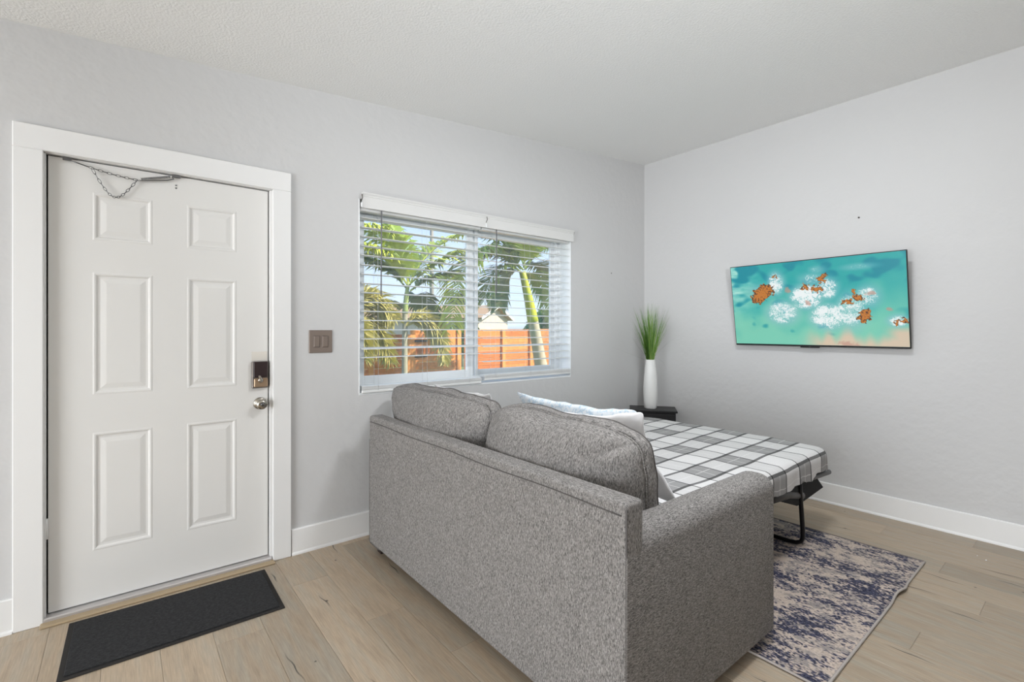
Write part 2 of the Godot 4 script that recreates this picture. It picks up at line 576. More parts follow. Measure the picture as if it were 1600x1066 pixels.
# ---------------------------------------------------------------- entry door
func build_door() -> void:
	# casing
	var st := begin()
	for x in [-4.3925, -3.3815]:
		add_box(st, Vector3(x, 1.0325, 0.009), Vector3(0.095, 2.065, 0.022), 0.003)
	add_box(st, Vector3(-3.887, 2.118, 0.009), Vector3(1.106, 0.106, 0.022), 0.003)
	structure("trim_1", done(st), M.trim)
	# jamb, stop and leaf
	st = begin()
	for s in [[-4.3525, -4.3425], [-3.4375, -3.4275]]:
		add_box(st, Vector3((s[0] + s[1]) / 2.0, 1.03, -0.085), Vector3(0.016, 2.06, 0.17), 0.001)
	add_box(st, Vector3(-3.89, 2.071, -0.085), Vector3(0.925, 0.016, 0.17), 0.001)
	var d := structure("door_1", done(st), M.trim)
	# dark strip put in the gap round the leaf to deepen its shade
	st = begin()
	for x in [-4.338, -3.442]:
		add_box(st, Vector3(x, 1.03, -0.05), Vector3(0.016, 2.06, 0.02))
	add_box(st, Vector3(-3.89, 2.060, -0.05), Vector3(0.91, 0.016, 0.02))
	part("dark_gap_strip", done(st), M.gap, d)
	# leaf: stiles and rails round six pressed panels
	var xl := -4.3335
	var xr := -3.4465
	var cols := [[-4.185, -3.962], [-3.822, -3.600]]
	var rows := [[0.262, 0.808], [0.984, 1.552], [1.700, 1.922]]
	var zf := -0.022
	st = begin()
	var xs := [xl, cols[0][0], cols[0][1], cols[1][0], cols[1][1], xr]
	var ys := [0.030, rows[0][0], rows[0][1], rows[1][0], rows[1][1], rows[2][0], rows[2][1], 2.0570]
	for i in 5:
		for j in 7:
			if i % 2 == 1 and j % 2 == 1: continue
			quad(st, Vector3(xs[i], ys[j], zf), Vector3(xs[i + 1], ys[j], zf), Vector3(xs[i + 1], ys[j + 1], zf), Vector3(xs[i], ys[j + 1], zf))
	var zb := zf - 0.044
	var ym := 2.0570
	quad(st, Vector3(xl, .03, zb), Vector3(xl, .03, zf), Vector3(xl, ym, zf), Vector3(xl, ym, zb))
	quad(st, Vector3(xr, .03, zf), Vector3(xr, .03, zb), Vector3(xr, ym, zb), Vector3(xr, ym, zf))
	quad(st, Vector3(xl, ym, zf), Vector3(xr, ym, zf), Vector3(xr, ym, zb), Vector3(xl, ym, zb))
	quad(st, Vector3(xl, .03, zb), Vector3(xr, .03, zb), Vector3(xr, .03, zf), Vector3(xl, .03, zf))
	quad(st, Vector3(xr, .03, zb), Vector3(xl, .03, zb), Vector3(xl, ym, zb), Vector3(xr, ym, zb))
	var leaf := part("door_leaf", done(st), M.door, d)
	for c in cols:
		for r in rows:
			part("door_panel", door_panel(c[0], c[1], r[0], r[1], zf), M.door, leaf)
	# threshold and wooden reducer strip
	part("threshold", box(Vector3(0.915, 0.026, 0.11), 0.005), M.alu, d, Vector3(-3.89, 0.012, -0.035))
	part("reducer_strip", box(Vector3(0.93, 0.010, 0.05), 0.003), mat(c8(172, 152, 122), 0.5), d, Vector3(-3.89, 0.005, 0.035))
	# deadbolt: box with dark upper half, tan lower half, thumb turn
	var lx := -3.490
	var lock := part("deadbolt_case", box(Vector3(0.080, 0.146, 0.026), 0.004), M.lock_side, d, Vector3(lx, 1.038, zf + 0.013))
	part("upper_cover", box(Vector3(0.070, 0.086, 0.008), 0.003), M.lock_dark, lock, Vector3(0.002, 0.029, 0.014))
	part("lower_cover", box(Vector3(0.068, 0.048, 0.010), 0.004), M.lock_tan, lock, Vector3(0.003, -0.043, 0.014))
	part("thumb_turn_base", lathe([Vector2(0, 0), Vector2(0.014, 0), Vector2(0.013, 0.008), Vector2(0, 0.009)], 20), M.nickel, lock, Vector3(0.0, -0.030, 0.017), Vector3(PI / 2, 0, 0))
	part("thumb_turn", box(Vector3(0.011, 0.036, 0.014), 0.004), M.nickel, lock, Vector3(-0.003, -0.019, 0.031), Vector3(0, 0, 0.35))
	part("paint_mark", box(Vector3(0.076, 0.050, 0.002), 0.0008), M.cream, d, Vector3(lx, 1.139, zf + 0.001))
	# knob
	var knob := part("door_knob", lathe([Vector2(0, 0), Vector2(0.033, 0), Vector2(0.033, 0.006), Vector2(0.027, 0.011), Vector2(0.013, 0.014), Vector2(0.012, 0.030), Vector2(0.018, 0.036), Vector2(0.0265, 0.044), Vector2(0.028, 0.054), Vector2(0.025, 0.062), Vector2(0.012, 0.066), Vector2(0, 0.066)], 32), M.nickel, d, Vector3(-3.487, 0.878, zf), Vector3(PI / 2, 0, 0))
	part("knob_button", lathe([Vector2(0.009, 0), Vector2(0.009, 0.004), Vector2(0.006, 0.006), Vector2(0, 0.006)], 18), M.steel, knob, Vector3(0, 0.065, 0))
	# hinge knuckle on the far edge, low
	part("hinge", tube([Vector3(-4.338, 0.36, zf + 0.006), Vector3(-4.338, 0.45, zf + 0.006)], 0.005, 8), M.trim, d)
	build_chain(zf)

func door_panel(x0: float, x1: float, y0: float, y1: float, z: float) -> ArrayMesh:
	var st := begin()
	var rings := [[0.0, 0.0], [0.006, 0.0018], [0.012, 0.0006], [0.018, -0.0048], [0.027, -0.0054], [0.047, -0.0014], [0.05, -0.001]]
	for k in rings.size() - 1:
		var a: Array = rings[k]
		var b: Array = rings[k + 1]
		var A := [Vector3(x0 + a[0], y0 + a[0], z + a[1]), Vector3(x1 - a[0], y0 + a[0], z + a[1]), Vector3(x1 - a[0], y1 - a[0], z + a[1]), Vector3(x0 + a[0], y1 - a[0], z + a[1])]
		var B := [Vector3(x0 + b[0], y0 + b[0], z + b[1]), Vector3(x1 - b[0], y0 + b[0], z + b[1]), Vector3(x1 - b[0], y1 - b[0], z + b[1]), Vector3(x0 + b[0], y1 - b[0], z + b[1])]
		for i in 4:
			var j := (i + 1) % 4
			quad(st, A[i], A[j], B[j], B[i])
	var e: Array = rings[-1]
	quad(st, Vector3(x0 + e[0], y0 + e[0], z + e[1]), Vector3(x1 - e[0], y0 + e[0], z + e[1]), Vector3(x1 - e[0], y1 - e[0], z + e[1]), Vector3(x0 + e[0], y1 - e[0], z + e[1]))
	return done(st)

func add_link(st: SurfaceTool, a: Vector3, b: Vector3, flip: bool) -> void:
	var t := (b - a).normalized()
	var side := t.cross(Vector3(0, 0, 1)).normalized()
	if flip: side = t.cross(side).normalized()
	var m := (a + b) / 2.0
	var hl := (b - a).length() * 0.62
	var pts := []
	for k in 13:
		var an := TAU * k / 12.0
		pts.append(m + t * cos(an) * hl + side * sin(an) * 0.0048)
	add_tube(st, pts, 0.0013, 5, false)

func chain_mesh(pts: Array) -> ArrayMesh:
	var st := begin(true)
	for k in pts.size() - 1: add_link(st, pts[k], pts[k + 1], k % 2 == 1)
	return done(st)

func build_chain(zf: float) -> void:
	var z := zf + 0.012
	var o := thing("door_chain", Vector3(-4.267, 2.05, z), "steel door chain with a spring hanging across the top of the white door", "door chain")
	var off := -o.position
	part("bracket", box(Vector3(0.03, 0.014, 0.006), 0.001), M.steel, o, Vector3(-0.004, 0.002, 0.0))
	part("bracket", box(Vector3(0.036, 0.012, 0.008), 0.001), M.steel, o, Vector3(0.400, 0.004, 0.0))
	part("rod", tube([Vector3(-4.265, 2.050, z) + off, Vector3(-4.196, 2.030, z + 0.004) + off], 0.0028, 6), M.steel, o)
	var a := Vector3(-4.196, 2.030, z + 0.004)
	var b := Vector3(-4.022, 2.004, z + 0.004)
	var pts := []
	for k in 12: pts.append(a.lerp(b, k / 11.0) + off + Vector3(0, -0.004 * sin(PI * k / 11.0), 0))
	part("chain", chain_mesh(pts), M.steel, o)
	pts = []
	var a2 := Vector3(-4.186, 2.026, z + 0.004)
	for k in 19:
		var t := k / 18.0
		var p := a2.lerp(b, t)
		p.y -= 0.108 * sin(PI * pow(t, 0.95))
		p.x += 0.004 * sin(TAU * t)
		pts.append(p + off)
	part("slack_chain", chain_mesh(pts), M.steel, o)
	# spring inside a loop of rod
	var sp := []
	for k in 221:
		var t := k / 220.0
		var c := Vector3(-4.008, 2.012, z + 0.006).lerp(Vector3(-3.893, 2.045, z + 0.006), t)
		sp.append(c + off + Vector3(-0.27, 0.96, 0) * 0.0052 * cos(TAU * 22.0 * t) + Vector3(0, 0, 1) * 0.0052 * sin(TAU * 22.0 * t))
	part("spring", tube(sp, 0.0013, 5), M.steel, o)
	part("rod", tube([Vector3(-4.030, 2.000, z + 0.005) + off, Vector3(-3.905, 2.026, z + 0.005) + off, Vector3(-3.878, 2.038, z + 0.005) + off, Vector3(-3.885, 2.046, z + 0.005) + off], 0.0026, 6), M.steel, o)
	for y in [2.012, 1.998]:
		part("screw", lathe([Vector2(0, 0), Vector2(0.004, 0), Vector2(0.003, 0.003), Vector2(0, 0.003)], 10), M.steel, o, Vector3(-3.868, y, zf) + off, Vector3(PI / 2, 0, 0))

# ---------------------------------------------------------------- window and blinds
func frame_mesh(x0: float, x1: float, y0: float, y1: float, z: float, wide: float, deep: float) -> ArrayMesh:
	var st := begin()
	var w := wide
	add_box(st, Vector3(x0 + w / 2, (y0 + y1) / 2, z), Vector3(w, y1 - y0, deep), 0.003)
	add_box(st, Vector3(x1 - w / 2, (y0 + y1) / 2, z), Vector3(w, y1 - y0, deep), 0.003)
	add_box(st, Vector3((x0 + x1) / 2, y0 + w / 2, z), Vector3(x1 - x0 - 2 * w, w, deep - 0.002), 0.003)
	add_box(st, Vector3((x0 + x1) / 2, y1 - w / 2, z), Vector3(x1 - x0 - 2 * w, w, deep - 0.002), 0.003)
	return done(st)

func build_window() -> void:
	var w := structure("window_1", frame_mesh(-2.936, -1.055, 0.889, 2.10, -0.165, 0.04, 0.06), M.vinyl)
	part("window_sill", box(Vector3(1.881, 0.014, 0.2), 0.003), M.vinyl, w, Vector3(-1.9955, 0.882, -0.0985))
	part("jamb_liner", box(Vector3(0.006, 1.211, 0.14), 0.001), M.vinyl, w, Vector3(-1.058, 1.4945, -0.066))
	part("jamb_liner", box(Vector3(0.006, 1.211, 0.14), 0.001), M.vinyl, w, Vector3(-2.933, 1.4945, -0.066))
	# two sashes that slide past each other
	var s1 := part("sash", frame_mesh(-2.90, -1.985, 0.925, 2.06, -0.150, 0.055, 0.024), M.vinyl, w)
	part("pane", box(Vector3(0.81, 1.03, 0.004), 0.0), M.glass, s1, Vector3(-2.4425, 1.4925, -0.150))
	var s2 := part("sash", frame_mesh(-1.985, -1.09, 0.925, 2.06, -0.178, 0.05, 0.024), M.vinyl, w)
	part("pane", box(Vector3(0.80, 1.04, 0.004), 0.0), M.glass, s2, Vector3(-1.5375, 1.4925, -0.178))
	part("meeting_rail", box(Vector3(0.03, 1.135, 0.03), 0.004), M.vinyl, w, Vector3(-1.945, 1.4925, -0.160))

func build_blinds() -> void:
	blind("window_blind", -2.924, -2.004, 16, 1.990, 0.0587, 0.02, "white horizontal blind over the left pane of the window, slats open", -2.80, 1.50, 0.930)
	blind("window_blind", -1.990, -1.066, 17, 1.985, 0.0587, 0.15, "white horizontal blind over the right pane of the window, slats open", -1.885, 1.55, 0.948)
	# valances, with clear clips
	var v := thing("blind_valance", Vector3(-1.985, 2.09, 0.02), "white moulded valance board across the top of both window blinds", "valance")
	var st := begin()
	var prof := [Vector2(0.0, -0.048), Vector2(0.012, -0.048), Vector2(0.013, -0.044), Vector2(0.013, 0.020), Vector2(0.016, 0.024), Vector2(0.016, 0.030), Vector2(0.022, 0.040), Vector2(0.022, 0.047), Vector2(0.0, 0.047)]
	var x0 := -0.940
	var x1 := 0.934
	for k in prof.size():
		var p: Vector2 = prof[k]
		var q: Vector2 = prof[(k + 1) % prof.size()]
		quad(st, Vector3(x0, p.y, p.x), Vector3(x1, p.y, p.x), Vector3(x1, q.y, q.x), Vector3(x0, q.y, q.x))
	for k in range(1, prof.size() - 1):
		for e in [x0, x1]:
			tri(st, Vector3(e, prof[0].y, prof[0].x), Vector3(e, prof[k].y, prof[k].x), Vector3(e, prof[k + 1].y, prof[k + 1].x))
	part("valance_board", done(st), mat(c8(222, 221, 218), 0.5), v)
	part("valance_return", box(Vector3(0.012, 0.094, 0.02), 0.002), M.slat, v, Vector3(x1 - 0.008, 0, -0.010))
	for cx in [-0.948, 0.0]:
		var cl := part("valance_clip", tube([Vector3(cx, 0.03, 0.026), Vector3(cx + 0.004, 0.01, 0.026), Vector3(cx - 0.002, -0.012, 0.020)], 0.0025, 6), M.clip, v)
		part("clip_hook", box(Vector3(0.010, 0.030, 0.006), 0.002), M.vinyl, cl, Vector3(cx + 0.001, -0.034, 0.018))

func blind(called: String, x0: float, x1: float, n: int, top: float, gap: float, tilt: float, label: String, wand_x: float, wand_y: float, stack_top: float) -> void:
	var o := thing(called, Vector3((x0 + x1) / 2, 2.075, -0.03), label, "window blind", "blinds in the window")
	var w := x1 - x0
	var y_of := func(y: float) -> float: return y - 2.075
	part("headrail", box(Vector3(w, 0.045, 0.05), 0.003), M.slat, o, Vector3(0, -0.022, 0))
	var slat := slat_mesh(w - 0.012)
	var r := RandomNumberGenerator.new()
	r.seed = int(1000 + x0 * 10)
	for k in n:
		var t := tilt * (1.0 - k / float(n)) + r.randf_range(-0.02, 0.02)
		if k == 14: t = 0.16
		part("slat", slat, M.slat, o, Vector3(0, y_of.call(top - gap * k), 0.0), Vector3(t, 0, r.randf_range(-0.0015, 0.0015)))
	# spare slats stacked on the bottom rail
	for k in 6:
		part("slat", slat, M.slat, o, Vector3(0, y_of.call(stack_top - 0.0045 * k), 0.012 + r.randf_range(-0.003, 0.003)))
	part("bottom_rail", box(Vector3(w - 0.010, 0.016, 0.063), 0.003), M.slat, o, Vector3(0, y_of.call(stack_top - 0.034), 0.012))
	for fx in [0.12, 0.5, 0.88]:
		for z in [-0.033, 0.033]:
			part("ladder_cord", tube([Vector3(-w / 2 + w * fx, -0.04, z), Vector3(-w / 2 + w * fx, y_of.call(stack_top - 0.03), z + 0.012)], 0.0009, 4), M.cord, o)
	part("wand", tube([Vector3(wand_x - o.position.x, y_of.call(2.04), 0.062), Vector3(wand_x - 0.004 - o.position.x, y_of.call(wand_y), 0.064)], 0.0045, 6), M.wand, o)

func slat_mesh(w: float) -> ArrayMesh:
	var st := begin()
	var d := 0.0315
	var t := 0.0014
	var rows := [[-d, -0.002], [-d * 0.5, 0.0005], [0.0, 0.0014], [d * 0.5, 0.0005], [d, -0.002]]
	for k in 4:
		var a: Array = rows[k]
		var b: Array = rows[k + 1]
		quad(st, Vector3(-w / 2, b[1] + t, b[0]), Vector3(w / 2, b[1] + t, b[0]), Vector3(w / 2, a[1] + t, a[0]), Vector3(-w / 2, a[1] + t, a[0]))
		quad(st, Vector3(-w / 2, a[1] - t, a[0]), Vector3(w / 2, a[1] - t, a[0]), Vector3(w / 2, b[1] - t, b[0]), Vector3(-w / 2, b[1] - t, b[0]))
		quad(st, Vector3(w / 2, b[1] - t, b[0]), Vector3(w / 2, a[1] - t, a[0]), Vector3(w / 2, a[1] + t, a[0]), Vector3(w / 2, b[1] + t, b[0]))
		quad(st, Vector3(-w / 2, a[1] - t, a[0]), Vector3(-w / 2, b[1] - t, b[0]), Vector3(-w / 2, b[1] + t, b[0]), Vector3(-w / 2, a[1] + t, a[0]))
	for s in [0, 4]:
		var a: Array = rows[s]
		if s == 4: quad(st, Vector3(-w / 2, a[1] - t, a[0]), Vector3(w / 2, a[1] - t, a[0]), Vector3(w / 2, a[1] + t, a[0]), Vector3(-w / 2, a[1] + t, a[0]))
		else: quad(st, Vector3(w / 2, a[1] - t, a[0]), Vector3(-w / 2, a[1] - t, a[0]), Vector3(-w / 2, a[1] + t, a[0]), Vector3(w / 2, a[1] + t, a[0]))
	return done(st)

# ---------------------------------------------------------------- sofa
# bar along +x with a rounded cross-section, flat at x = 0 and softly rounded at its front end
func arm_mesh(length: float, h: float, w: float, r: float, rf: float) -> ArrayMesh:
	var st := begin(true)
	var rings := []
	var xs := [[0.0, 0.0], [0.003, 0.0]]
	for k in range(1, 6): xs.append([(length - rf) * k / 5.0, 0.0])
	for k in range(1, 5):
		var an := PI / 2.0 * k / 4.0
		xs.append([length - rf + rf * sin(an), rf * (1.0 - cos(an))])
	for q in xs:
		var ring := []
		var hh: float = h / 2.0 - q[1]
		var hw: float = w / 2.0 - q[1]
		for c in 4:
			var rr: float = max((r if c < 2 else 0.02) - q[1], 0.002)
			var cz: float = (hw - rr) * (1.0 if c == 0 or c == 3 else -1.0)
			var cyy: float = (hh - rr) * (1.0 if c < 2 else -1.0)
			for k in 6:
				var an := PI / 2.0 * (c + k / 5.0)
				ring.append(Vector3(q[0], cyy + rr * sin(an), cz + rr * cos(an)))
		rings.append(ring)
	var n: int = rings[0].size()
	for i in rings.size() - 1:
		for k in n:
			var j := (k + 1) % n
			quad(st, rings[i][k], rings[i + 1][k], rings[i + 1][j], rings[i][j])
	for k in range(1, n - 1):
		tri(st, rings[-1][0], rings[-1][k + 1], rings[-1][k])
		tri(st, rings[0][0], rings[0][k], rings[0][k + 1])
	return done(st)

func build_sofa() -> void:
	var o := thing("sofa_bed", Vector3(-2.965, 0, 1.15), "grey tweed sofa with its bed pulled out, seen from behind", "sofa")
	# back: 0.08 thick, top rounded
	var back := part("back_panel", rounded_box(Vector3(0.084, 0.737, 1.836), 0.014, 3, 6), M.fabric, o, Vector3(0.042, 0.4195, 0.0))
	var zz := []
	for k in 25:
		var t := k / 24.0
		zz.append(Vector3(-0.0435, 0.334 + 0.0025 * sin(t * 17.0), lerpf(-0.90, 0.90, t)))
	part("seam", tube(zz, 0.0022, 5), M.seam, back)
	part("seam", tube([Vector3(-0.0385, -0.35, 0.9150), Vector3(-0.0385, 0.0, 0.9152), Vector3(-0.0385, 0.352, 0.9150)], 0.0030, 5), M.seam, back)
	# arms
	for s in [1.0, -1.0]:
		part("arm", arm_mesh(0.980, 0.637, 0.150, 0.058, 0.030), M.fabric_across, o, Vector3(0.0015, 0.3685, s * 0.8435))
	# seat deck and front rail
	part("base", rounded_box(Vector3(0.84, 0.20, 1.53), 0.02, 2, 1), M.fabric_across, o, Vector3(0.50, 0.16, 0.0))
	part("front_rail", rounded_box(Vector3(0.06, 0.25, 1.53), 0.02, 2, 1), M.fabric_across, o, Vector3(0.935, 0.185, 0.0))
	for x in [0.06, 0.92]:
		for z in [-0.86, 0.86]:
			var st := begin()
			var a := 0.022
			var b := 0.032
			var q := []
			for y in [0.0, 0.055]:
				var e := a if y == 0.0 else b
				q.append([Vector3(-e, y, -e), Vector3(-e, y, e), Vector3(e, y, e), Vector3(e, y, -e)])
			for k in 4:
				var j := (k + 1) % 4
				quad(st, q[0][k], q[0][j], q[1][j], q[1][k])
			quad(st, q[1][0], q[1][1], q[1][2], q[1][3])
			quad(st, q[0][3], q[0][2], q[0][1], q[0][0])
			var lx: float = x if not (x > 0.5 and z > 0) else 0.935
			part("foot", done(st), M.leg_wood, o, Vector3(lx, 0.012 if x > 0.5 else 0.0, z))
	# fold-out bed frame
	var fr := Node3D.new()
	fr.name = "bed_frame"
	o.add_child(fr, true)
	var ox := 2.965
	for z in [1.80, 0.49]:
		part("side_rail", tube([Vector3(-2.55 + ox, 0.40, z - 1.15), Vector3(-0.80 + ox, 0.40, z - 1.15), Vector3(-0.72 + ox, 0.405, z - 1.15)], 0.013, 8), M.black_steel, fr)
	part("end_rail", tube([Vector3(-0.72 + ox, 0.405, 0.65), Vector3(-0.72 + ox, 0.405, -0.66)], 0.013, 8), M.black_steel, fr)
	# U-shaped foot leg that stands on the rug
	var u := []
	for p in [Vector3(-1.03, 0.40, 1.807), Vector3(-1.02, 0.33, 1.807), Vector3(-0.985, 0.12, 1.807), Vector3(-0.978, 0.065, 1.805), Vector3(-0.976, 0.040, 1.795), Vector3(-0.976, 0.026, 1.770), Vector3(-0.976, 0.022, 1.73), Vector3(-0.976, 0.022, 1.15), Vector3(-0.976, 0.022, 0.57), Vector3(-0.976, 0.026, 0.53), Vector3(-0.976, 0.040, 0.505), Vector3(-0.978, 0.065, 0.495), Vector3(-0.985, 0.12, 0.493), Vector3(-1.03, 0.40, 0.493)]:
		u.append(p + Vector3(ox, 0, -1.15))
	part("leg", tube(u, 0.0125, 10), M.black_steel, fr)
	# grey cross bar, folded black head flap and its grey end bar
	part("cross_bar", tube([Vector3(-1.36 + ox, 0.372, 0.640), Vector3(-1.15 + ox, 0.352, 0.640), Vector3(-0.965 + ox, 0.308, 0.640)], 0.024, 10), M.grey_plastic, fr)
	part("cross_bar", tube([Vector3(-1.36 + ox, 0.372, -0.640), Vector3(-1.15 + ox, 0.352, -0.640), Vector3(-0.965 + ox, 0.308, -0.640)], 0.024, 10), M.grey_plastic, fr)
	var st := begin()
	var A := Vector3(-0.80 + ox, 0.405, 0.655)
	var B := Vector3(-0.655 + ox, 0.295, 0.655)
	var C := Vector3(-1.060 + ox, 0.270, 0.655)
	var D := Vector3(-1.28 + ox, 0.350, 0.655)
	var E2 := Vector3(-1.20 + ox, 0.405, 0.655)
	var far := Vector3(0, 0, -1.30)
	for k in 5:
		var ring := [A, B, C, D, E2]
		var p: Vector3 = ring[k]
		var q: Vector3 = ring[(k + 1) % 5]
		quad(st, q, p, p + far, q + far)
	for k in [[A, E2, D], [A, D, C], [A, C, B]]:
		tri(st, k[0], k[1], k[2])
		tri(st, k[0] + far, k[2] + far, k[1] + far)
	part("canvas_flap", done(st), M.black_cloth, fr)
	part("end_bar", rounded_box(Vector3(0.30, 0.030, 0.06), 0.014, 3, 1), M.grey_plastic, fr, Vector3(-0.735 + ox, 0.392, 0.652), Vector3(0, 0, -0.06))

# ---------------------------------------------------------------- bed
func plaid_tex() -> ImageTexture:
	var n := 330   # one repeat, 1 px = 1 mm
	var r := RandomNumberGenerator.new()
	r.seed = 3
	var band := func(t: float) -> float: return 1.0 if t > 20.0 and t < 166.0 else 0.0
	# broad stripes run along the bed, fine ones across it
	var broad := func(t: float) -> float: return 1.0 if (t >= 4.0 and t <= 21.0) or (t >= 165.0 and t <= 182.0) else 0.0
	var fine := func(t: float) -> float: return 1.0 if (t >= 10.0 and t <= 20.0) or (t >= 166.0 and t <= 176.0) else 0.0
	var thin := func(t: float) -> float: return 1.0 if (t > 90.0 and t < 96.0) else 0.0
	return image_tex(n, n, func(x, y):
		var b: float = band.call(x) + band.call(y)
		var d: float = fine.call(x) + broad.call(y)
		var th: float = max(thin.call(x), thin.call(y))
		var v := 0.90
		if b > 0.5: v = 0.845
		if b > 1.5: v = 0.62
		if th > 0.5: v = max(v, 0.90) if b < 1.5 else 0.82
		if d > 0.5: v = 0.36 if b > 0.5 else 0.46
		if d > 1.5: v = 0.16
		v += r.randf_range(-0.05, 0.05) * (1.0 if (int(x) / 2 + int(y) / 2) % 2 == 0 else 0.6)
		return Color(v, v * 0.99, v * 0.985))

func build_bed() -> void:
	var m := textured(plaid_tex(), 0.95)
	var o := thing("mattress", Vector3(-1.6, 0.42, 1.145), "thin mattress under a black, grey and white plaid sheet on the pulled-out bed", "mattress")
	var x0 := -2.56
	var x1 := -0.645
	var z0 := 0.455
	var z1 := 1.845
	var r := 0.05
	var top := 0.552
	var skirt := 0.135
	var wn := noise(2.2, 9, 2)
	var wf := noise(9.0, 13, 2)
	# unrolled coordinate -> (along, drop, outward share)
	var roll := func(u: float, lo: float, hi: float) -> Array:
		var s := 0.0
		var edge := 0.0
		if u > hi - r: s = u - (hi - r); edge = 1.0
		elif u < lo + r: s = (lo + r) - u; edge = -1.0
		if edge == 0.0: return [u, 0.0]
		var q := r * PI / 2.0
		var base: float = hi - r if edge > 0 else lo + r
		if s < q:
			var a := s / r
			return [base + edge * r * sin(a), r * (1.0 - cos(a))]
		return [base + edge * r, r + (s - q)]
	var us := []
	var vs := []
	var nu := 96
	var nv := 84
	var reach := skirt + r * PI / 2.0 - 2.0 * r
	for i in nu + 1: us.append(lerpf(x0, x1 + reach, i / float(nu)))
	for j in nv + 1: vs.append(lerpf(z0 - reach, z1 + reach, j / float(nv)))
	var P := []
	var UV := []
	for u in us:
		var row := []
		var ruv := []
		for v in vs:
			var a: Array = roll.call(u, x0 - 1.0, x1)
			var b: Array = roll.call(v, z0, z1)
			var drop: float = pow(pow(a[1], 4.0) + pow(b[1], 4.0), 0.25)
			var x: float = a[0]
			var z: float = b[0]
			# round the mattress corner in plan
			var dx: float = x - (x1 - 0.09)
			var dz: float = abs(z - 1.15) - ((z1 - z0) / 2.0 - 0.09)
			if dx > 0 and dz > 0:
				var l := Vector2(dx, dz).length()
				var mx: float = max(dx, dz)
				var sc := lerpf(1.0, mx / l, 0.75)
				x = x1 - 0.09 + dx * sc
				z = 1.15 + signf(z - 1.15) * ((z1 - z0) / 2.0 - 0.09 + dz * sc)
			var y := top - drop
			y += 0.006 * wn.get_noise_2d(u, v) + 0.010 * smoothstep(1.2, 0.4, abs(v - 0.9)) * smoothstep(-1.4, -0.7, u)
			y -= 0.012 * exp(-pow((u + 1.75) / 0.5, 2.0))
			if drop > 0.03:
				var k: float = clampf((drop - 0.03) / 0.1, 0.0, 1.0)
				z += signf(v - 1.15) * k * 0.012 * wf.get_noise_2d(u * 1.4, 3.0) if b[1] > a[1] else 0.0
				x += k * 0.012 * wf.get_noise_2d(v * 1.4, 7.0) if a[1] >= b[1] else 0.0
				y += k * 0.02 * wf.get_noise_2d(u * 0.7 + 5.0, v * 0.7)
			row.append(Vector3(x, y, z) - o.position)
			ruv.append(Vector2((u + 0.82) / 0.33, (v - 0.842) / 0.33))
		P.append(row)
		UV.append(ruv)
	var st := begin(true)
	for i in nu:
		for j in nv:
			quad_uv(st, [P[i][j], P[i][j + 1], P[i + 1][j + 1], P[i + 1][j]], [UV[i][j], UV[i][j + 1], UV[i + 1][j + 1], UV[i + 1][j]])
	part("plaid_sheet", done(st), m, o)
	part("mattress_core", rounded_box(Vector3(x1 - x0 - 0.06, 0.105, z1 - z0 - 0.06), 0.03, 2, 1), mat(c8(200, 198, 194), 0.95), o, Vector3((x0 + x1) / 2.0 - 0.015, 0.476, 1.15) - o.position)

# ---------------------------------------------------------------- cushions and pillows
# soft block in the local z-y plane: half width a, half height b. The back face leaves the outline at x = xb and
# puffs out by tb; the front face leaves it at x = xf and puffs by tf; a boxing strip joins the two.
func soft_block(a: float, b: float, xb: float, tb: float, xf: float, tf: float, square: float, bend: Callable, n := 26) -> Array:
	var outline := func(p: Vector2) -> Vector2:
		var m: float = max(abs(p.x), abs(p.y))
		if m < 1e-6: return Vector2.ZERO
		var q := p / m
		var s := pow(pow(abs(q.x), square) + pow(abs(q.y), square), -1.0 / square)
		return q * s * m
	var st := begin(true)
	for side in [-1.0, 1.0]:
		var g := []
		for i in n + 1:
			var row := []
			for j in n + 1:
				var p := Vector2(-1 + 2.0 * i / n, -1 + 2.0 * j / n)
				p = Vector2(sin(p.x * PI / 2), sin(p.y * PI / 2))
				var q: Vector2 = outline.call(p)
				var puff := pow(max(0.0, (1.0 - pow(abs(p.x), 2.8)) * (1.0 - pow(abs(p.y), 2.4))), 0.52)
				var x := xb - tb * puff if side < 0 else xf + tf * puff
				row.append(bend.call(Vector3(x, q.y * b, q.x * a)))
			g.append(row)
		for i in n:
			for j in n:
				if side > 0: quad(st, g[i][j], g[i][j + 1], g[i + 1][j + 1], g[i + 1][j])
				else: quad(st, g[i][j], g[i + 1][j], g[i + 1][j + 1], g[i][j + 1])
	var steps := 4 * n
	var ring := []
	for k in steps:
		var s := k / float(n)
		var w := sin((-1.0 + 2.0 * fmod(s, 1.0)) * PI / 2.0)
		ring.append(outline.call([Vector2(w, -1), Vector2(1, w), Vector2(-w, 1), Vector2(-1, -w)][int(s)]))
	var welts := [[], []]
	for k in steps + 1:
		var q: Vector2 = ring[k % steps]
		var q2: Vector2 = ring[(k + 1) % steps]
		var L := []
		var R := []
		for i in 4:
			var f := i / 3.0
			var out := 1.0 + 0.05 * sin(PI * f) * (xf - xb) / 0.1
			L.append(bend.call(Vector3(lerpf(xb, xf, f), q.y * b * out, q.x * a * out)))
			R.append(bend.call(Vector3(lerpf(xb, xf, f), q2.y * b * out, q2.x * a * out)))
		if k < steps and xf - xb > 0.01:
			for i in 3: quad(st, L[i], R[i], R[i + 1], L[i + 1])
		welts[0].append(L[0])
		welts[1].append(L[3])
	return [done(st), tube(welts[0], 0.0036, 6), tube(welts[1], 0.0036, 6)]

